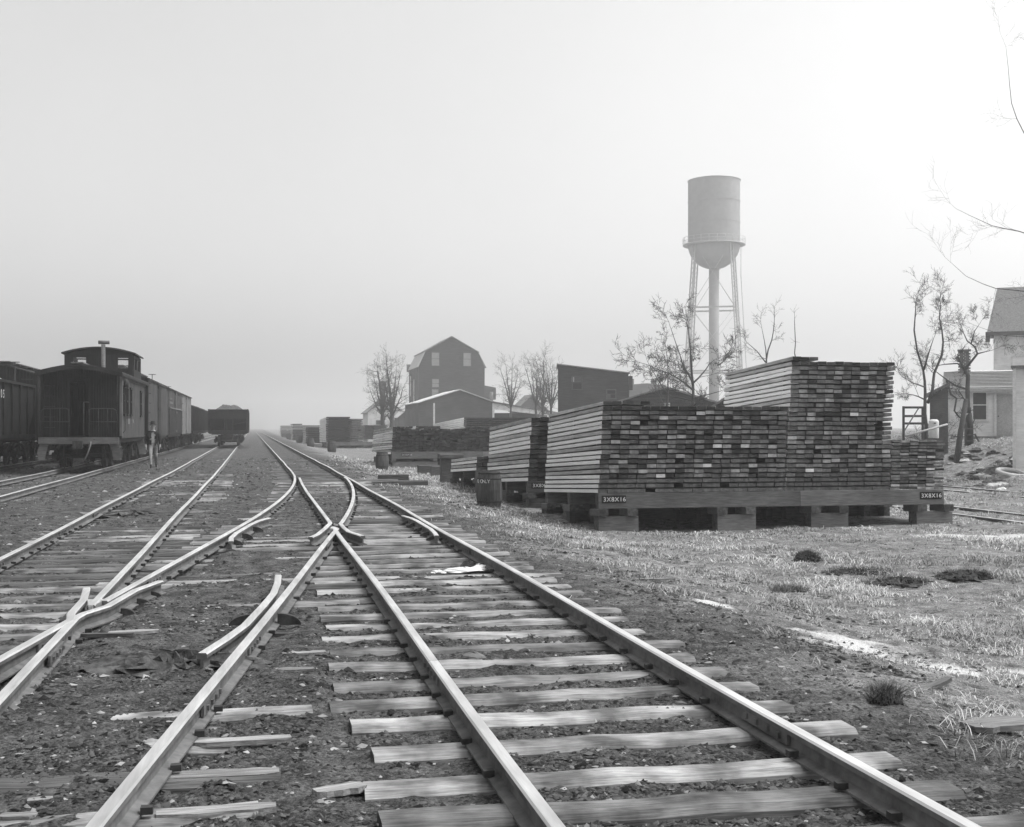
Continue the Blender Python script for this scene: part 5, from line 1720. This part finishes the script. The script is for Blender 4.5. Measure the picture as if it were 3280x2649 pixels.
    # jacket
    JV = [V[J[k]] for k in ('pelvis', 'waist', 'chest', 'neckb')]; JR = [(.185, .15), (.175, .14), (.195, .145), (.10, .095)]
    JV[0] = (0, .0, .80); JE = [(0, 1), (1, 2), (2, 3)]
    for n in ('R', 'L'):
        b0 = len(JV)
        JV += [V[J['sh' + n]], V[J['elb' + n]], tuple(Vector(V[J['wr' + n]]) * .85 + Vector(V[J['elb' + n]]) * .15)]; JR += [(.095, .095), (.072, .072), (.056, .054)]
        JE += [(2, b0), (b0, b0 + 1), (b0 + 1, b0 + 2)]
    jm = skin_mesh(JV, JE, JR)
    bm = bmesh.new(); bm.from_mesh(jm)
    dl = [f for f in bm.faces if f.calc_center_median().y < -.08 and abs(f.calc_center_median().x) < .075 - .02 * (f.calc_center_median().z - 1.1) and f.calc_center_median().z < 1.42]
    bmesh.ops.delete(bm, geom=dl, context='FACES')
    bm.to_mesh(jm); bm.free()
    jm.materials.clear(); jm.materials.append(mt['cloth_dark'])
    link(bpy.data.objects.new('jacket', jm), t)
    MB().lathe([(0, .135), (.06, .14), (.088, .12), (.098, .03), (.10, .012), (.155, .0), (.158, -.008), (.10, -.002)], 20, c=(0, -.05, 1.73)).build('hat', mt['cloth_dark'], t)
    return t


person()

# ------------------------------------------------------------------ yard clutter at the right
rsn = np.random.default_rng(8)


def lump(name, label, cat, x, y, sx, sy_, sz, mat, group=None, rough=.35, seed=1, zoff=0.0, res=(16, 10)):
    rs = np.random.default_rng(seed)
    V = []; Fc = []
    nu, nv = res
    for j in range(nv + 1):
        ph = PI * .5 * j / nv
        for i in range(nu):
            a = 2 * PI * i / nu
            k = 1 + rough * (rs.random() - .5)
            V.append((sx * math.cos(a) * math.cos(ph) * k, sy_ * math.sin(a) * math.cos(ph) * k, sz * math.sin(ph) * (1 + rough * (rs.random() - .5)) - .03))
    for j in range(nv):
        for i in range(nu):
            i2 = (i + 1) % nu
            Fc.append((j * nu + i, j * nu + i2, (j + 1) * nu + i2, (j + 1) * nu + i))
    o = MB().add(V, Fc).build(name, mt[mat], None, (x, y, zg1(x, y) + zoff))
    return tag(o, label, cat, group)


def gpt(u, v, extra=0.0):
    """where the sight line through a pixel of the photograph meets the ground"""
    ds_ = np.concatenate([np.arange(4, 20, .02), np.arange(20, 90, .06)])
    a = (u - 1640) / F
    x = ds_ * (SY + a * CY); y = ds_ * (CY - a * SY)
    below = CAMZ - ds_ * (v - 1370) / F <= zg(x, y) + extra
    q = at(u, v, float(ds_[int(np.argmax(below))] if below.any() else ds_[-1]))
    return q


for k, (u, v, a, b_, c, lab) in enumerate(((2585, 1795, .2, .14, .2, 'small black stump in the grass below the pile'), (2745, 1838, .5, .25, .12, 'dark torn sod mound left of the larger ones'),
                                           (2880, 1872, .55, .28, .14, 'broad dark sod mound in the middle of the grass'), (3100, 1852, .45, .26, .16, 'black sod mound farthest right in the grass'),
                                           (2835, 2248, .1, .08, .12, 'round dark clod beside the white sand'), (2520, 1895, .25, .15, .08, 'low dark sod clump among the grass tufts'))):
    q = gpt(u, v); o = lump('sod_clump', lab, 'sod', q.x, q.y, a, b_, c * .7, 'dirt', 'dark sod clumps in the grass', .8, 60 + k, 0, (40, 9))
    bl = MB(); rs = np.random.default_rng(200 + k)
    for _ in range(420):
        an_ = rs.uniform(0, 2 * PI); rr_ = math.sqrt(rs.random()); x_, y_ = a * rr_ * math.cos(an_) * 1.1, b_ * rr_ * math.sin(an_) * 1.1
        z_ = c * .7 * math.sqrt(max(0, 1 - rr_ * rr_)) - .02; h_ = rs.uniform(.03, .09); w_ = .004; tx, ty = rs.normal(0, .05, 2)
        bl.add([(x_ - w_, y_, z_), (x_ + w_, y_, z_), (x_ + tx, y_ + ty, z_ + h_)], [(0, 1, 2)])
    b2 = bl.build('sod_roots', mt['tie_dark'], o); b2['kind'] = 'stuff'


def slat(name, label, cat, u, v, L, wd, th, rz, mat, tilt=0.0, group=None, lift=.0):
    th = th * .55
    q = gpt(u, v)
    t = thing(name, label, cat, (q.x, q.y, zg1(q.x, q.y) + th / 2 + lift), group=group, rot=(0, tilt, rz))
    mb = MB()
    rs = np.random.default_rng(int(u + v))
    n = 6
    vs = []
    for i in range(n + 1):
        x = -L / 2 + L * i / n; w2 = wd / 2 * (1 + rs.uniform(-.15, .12)) * (.6 if i in (0, n) else 1); h2 = th / 2
        if i in (0, n): x += rs.uniform(-.06, .06) * L
        vs += [(x, -w2, -h2), (x + rs.uniform(-.01, .01), -w2, h2), (x, w2 * rs.uniform(.7, 1), h2), (x, w2, -h2)]
    fs = []
    for i in range(n):
        for j in range(4):
            a = i * 4 + j; b_ = i * 4 + (j + 1) % 4
            fs.append((a, b_, b_ + 4, a + 4))
    fs += [(3, 2, 1, 0), (n * 4, n * 4 + 1, n * 4 + 2, n * 4 + 3)]
    mb.add(vs, fs).build('board', mt[mat], t)
    return t


GD = 'scraps of wood lying about'
slat('wood_scrap', 'pale split board lying in the cinders below the frog', 'wood scrap', 770, 2385, .50, .10, .05, .02, 'scrap', group=GD)
slat('wood_scrap', 'rough pale board half sunk beside the lower left rail', 'wood scrap', 700, 2490, .55, .13, .04, -.04, 'scrap', group=GD)
slat('wood_scrap', 'pale splintered board at the bottom edge', 'wood scrap', 690, 2612, .46, .11, .05, .05, 'scrap', group=GD)
slat('wood_scrap', 'weathered chip under the crossing frog', 'wood scrap', 430, 2030, .36, .10, .04, .1, 'scrap', group=GD)
slat('wood_scrap', 'thin dark lath right of the lower frog', 'wood scrap', 345, 2040, .42, .06, .05, -.1, 'timber_dark', group=GD)
slat('wood_scrap', 'short dark plank beside the guard rail', 'wood scrap', 875, 2040, .34, .07, .05, -.08, 'timber_dark', group=GD)
slat('wood_scrap', 'pale chip between the two middle rails', 'wood scrap', 985, 2095, .26, .09, .03, .1, 'scrap', group=GD)
slat('wood_scrap', 'flat pale fragment left of the worn tie ends', 'wood scrap', 945, 2150, .24, .10, .03, 0, 'scrap', group=GD)
slat('wood_scrap', 'broken white-edged stick at the bottom centre', 'wood scrap', 1085, 2540, .22, .11, .05, .3, 'scrap', group=GD)
slat('wood_scrap', 'dark board end poking from the white sand', 'wood scrap', 2975, 2210, .5, .07, .05, .45, 'timber', tilt=-.12, group=GD)
slat('wood_scrap', 'grey curved slab lying at the right edge', 'wood scrap', 3195, 2345, .42, .22, .06, .15, 'timber', group=GD, lift=.03)
slat('wood_scrap', 'bleached stick lying in the grass right of the ties', 'wood scrap', 2070, 1858, .75, .05, .03, -.1, 'scrap', group=GD)
slat('wood_scrap', 'pale board in front of the lettered barrel', 'wood scrap', 1500, 1580, .9, .16, .05, .1, 'timber_dark', group=GD)
slat('wood_scrap', 'white chip at the lower left corner', 'wood scrap', 130, 2570, .10, .06, .03, .2, 'scrap', group=GD)
slat('wood_scrap', 'bleached chip at the bottom left edge', 'wood scrap', 60, 2625, .16, .07, .03, -.1, 'scrap', group=GD)
slat('wood_scrap', 'bleached lath lying on the slope left of the grass', 'wood scrap', 2350, 1930, .3, .06, .03, .5, 'scrap', group=GD)

# scattered scrap between the rails of the right track
q = gpt(1490, 1835)
for k, (dx, dy, sx, sy_, sz, m_, lab) in enumerate(((0, 0, .22, .13, .045, 'paper', 'crumpled white paper between the rails of the right track'), (.18, .1, .13, .1, .06, 'paper', 'smaller white crumpled scrap beside the paper'), (.06, .12, .12, .06, .09, 'dirt', 'black lump on the white paper'), (-.3, -.05, .09, .07, .03, 'paper', 'torn white scrap left of the crumpled paper'))):
    lump('litter', lab, 'litter', q.x + dx, q.y + dy, sx, sy_, sz, m_, 'litter on the right track', .7, 80 + k, .045, (12, 5))
for k, (u, v, sx, lab) in enumerate(((1395, 1895, .12, 'pale rounded rock between the rails, nearest the litter'), (1515, 2110, .09, 'small stone between two ties of the right track'))):
    q = gpt(u, v); lump('rock', lab, 'rock', q.x, q.y, sx, sx * .7, sx * .6, 'timber', 'rocks on the right track', .3, 90 + k, .02, (9, 5))
q = gpt(560, 2125); lump('cinder_heap', 'rough heap of clinker left of the guard rail end', 'clinker', q.x, q.y, .55, .3, .10, 'coal', None, .9, 97, -.01, (40, 9))
q = gpt(430, 1650); lump('cinder_heap', 'dark clinker heap on the hopper track ties', 'clinker', q.x, q.y, .8, .4, .10, 'coal', None, .9, 98, -.02, (40, 9))

# coil of pale hose on the bank
q = at(3240, 1484, 45)
mb = MB(); a = np.linspace(0, 2 * PI, 33)
mb.tube([(.5 * math.cos(k), .5 * math.sin(k), .12) for k in a], .085, 10, cap=False)
o = mb.build('tyre', mt['plank_side_grey'], None, (q.x, q.y, zg1(q.x, q.y))); o.rotation_euler = (-.2, .05, 0); o.rotation_euler.x = .22; tag(o, 'pale tyre-like ring lying on the bank at the right', 'tyre')
for k, (u, v, s, lab) in enumerate(((3218, 1512, .32, 'white crumpled sheet below the pale ring'), (3208, 1568, .2, 'white paper at the end of the far siding'), (3145, 1503, .22, 'pale flat sheet left of the crumpled one'))):
    q = gpt(u, v); lump('paper_sheet', lab, 'paper', q.x, q.y, s, s * .6, s * .5, 'paper', 'papers blown on the bank', .7, 100 + k, 0, (9, 4))
for k in range(60):
    u = rsn.uniform(3010, 3278); v = rsn.uniform(1440, 1562)
    q = gpt(u, v); s = rsn.uniform(.08, .28)
    o = lump('rubble', 'broken rubble heaped on the bank behind the sidings', 'rubble', q.x, q.y, s * 1.3, s, s * .5, ['dirt', 'timber', 'clap_mid', 'plank_side_grey'][k % 4], 'rubble on the bank', .8, 120 + k, 0, (9, 5))

# leaning post
b0 = at(3064, 1463, 52.5); b1 = at(3094, 1284, 52.5)
t = thing('leaning_post', 'stout weathered post leaning right in front of the white house', 'post', b0)
MB().tube([Vector((0, 0, -.3)), (b1 - b0) * .35, (b1 - b0)], [.135, .12, .10], 10).build('post', mt['bark'], t)
MB().tube([(b1 - b0) * .98, (b1 - b0) * 1.02 + Vector((.02, 0, .03))], [.105, .06], 10).build('broken_top', mt['bark'], t)
# hand pump on its timber frame
b0 = at(3108, 1430, 57)
t = thing('hand_pump', 'tall dark pump with curved handle and pale bands behind the leaning post', 'pump', (b0.x, b0.y, zg1(b0.x, b0.y) - .05), rotz=-YAW)
MB().tube([(0, 0, 0), (0, 0, .9), (-.03, 0, 1.5)], [.16, .14, .10], 10).build('pump_body', mt['iron'], t)
MB().tube([(-.03, 0, 1.5), (-.04, 0, 1.75), (-.02, 0, 1.8)], [.07, .08, .03], 8).build('pump_head', mt['iron'], t)
MB().tube([(0, 0, 1.62), (.12, 0, 1.66), (.2, 0, 1.5), (.2, 0, 1.2), (.1, 0, 1.0)], .022, 6).build('handle', mt['iron'], t)
MB().tube([(-.05, 0, 1.5), (-.2, 0, 1.45), (-.24, 0, 1.3)], .035, 6).build('spout', mt['paper'], t)
for z in (.22, .5, .78): MB().box((-.03, -.17, z), (.42, .03, .035)).build('band', mt['clap_mid'], t)
MB().beam((.2, 0, .55), (.45, -.1, .02), .1, .08).build('brace', mt['timber_dark'], t)
MB().box((-.24, -.05, .55), (.07, .1, 1.1)).build('frame_post', mt['timber_dark'], t)
# white drum, leaning pole, rack
b0 = at(2991, 1400, 50.5)
t = thing('drum', 'white rounded drum in front of the dark shed', 'drum', (b0.x, b0.y, b0.z - .05), rotz=-YAW)
MB().lathe([(0, 0), (.19, 0), (.2, .03), (.2, .66), (.19, .72), (.13, .77), (0, .78)], 18).build('drum_body', mt['white'], t)
MB().box((-.02, -.2, .62), (.08, .02, .04)).build('drum_opening', mt['iron'], t)
MB().box((0, 0, -.25), (.6, .5, .48)).build('stand', mt['timber_dark'], t)
a_, b_ = at(2900, 1397, 49), at(3034, 1359, 50)
o = MB().tube([Vector((0, 0, 0)), b_ - a_], [.045, .04], 8).build('leaning_pole', mt['plank_side_grey'], None, a_); tag(o, 'long pale pole propped across behind the thin board pile', 'pole')
b0 = at(2894, 1380, 50)
t = thing('rack', 'dark open timber rack left of the forked tree', 'rack', (b0.x, b0.y, b0.z), rotz=-YAW)
for x, h in ((0, 1.0), (.78, .98)): MB().box((x, 0, h / 2 - .3), (.08, .08, h + .6)).build('upright', mt['timber_dark'], t)
for z in (.95, .6, .3): MB().box((.39, -.05, z), (.9, .06, .09)).build('rail', mt['timber_dark'], t)
MB().beam((0, -.1, 0), (.6, -.1, .95), .05, .04).build('brace', mt['timber'], t)

# ------------------------------------------------------------------ haze over the yard
hz = bpy.data.materials.new('haze'); hz.use_nodes = True
_n = hz.node_tree.nodes; _n.remove(_n['Principled BSDF'])
pv = _n.new('ShaderNodeVolumePrincipled')
pv.inputs['Color'].default_value = grey(.96)
pv.inputs['Density'].default_value = 0.0014
pv.inputs['Anisotropy'].default_value = .65
hz.node_tree.links.new(pv.outputs[0], _n['Material Output'].inputs['Volume'])
o = MB().box((0, 1000, 29.0), (3700, 3300, 62)).build('haze', hz); tag(o, 'pale smoky haze hanging over the yard', 'haze', kind='stuff')
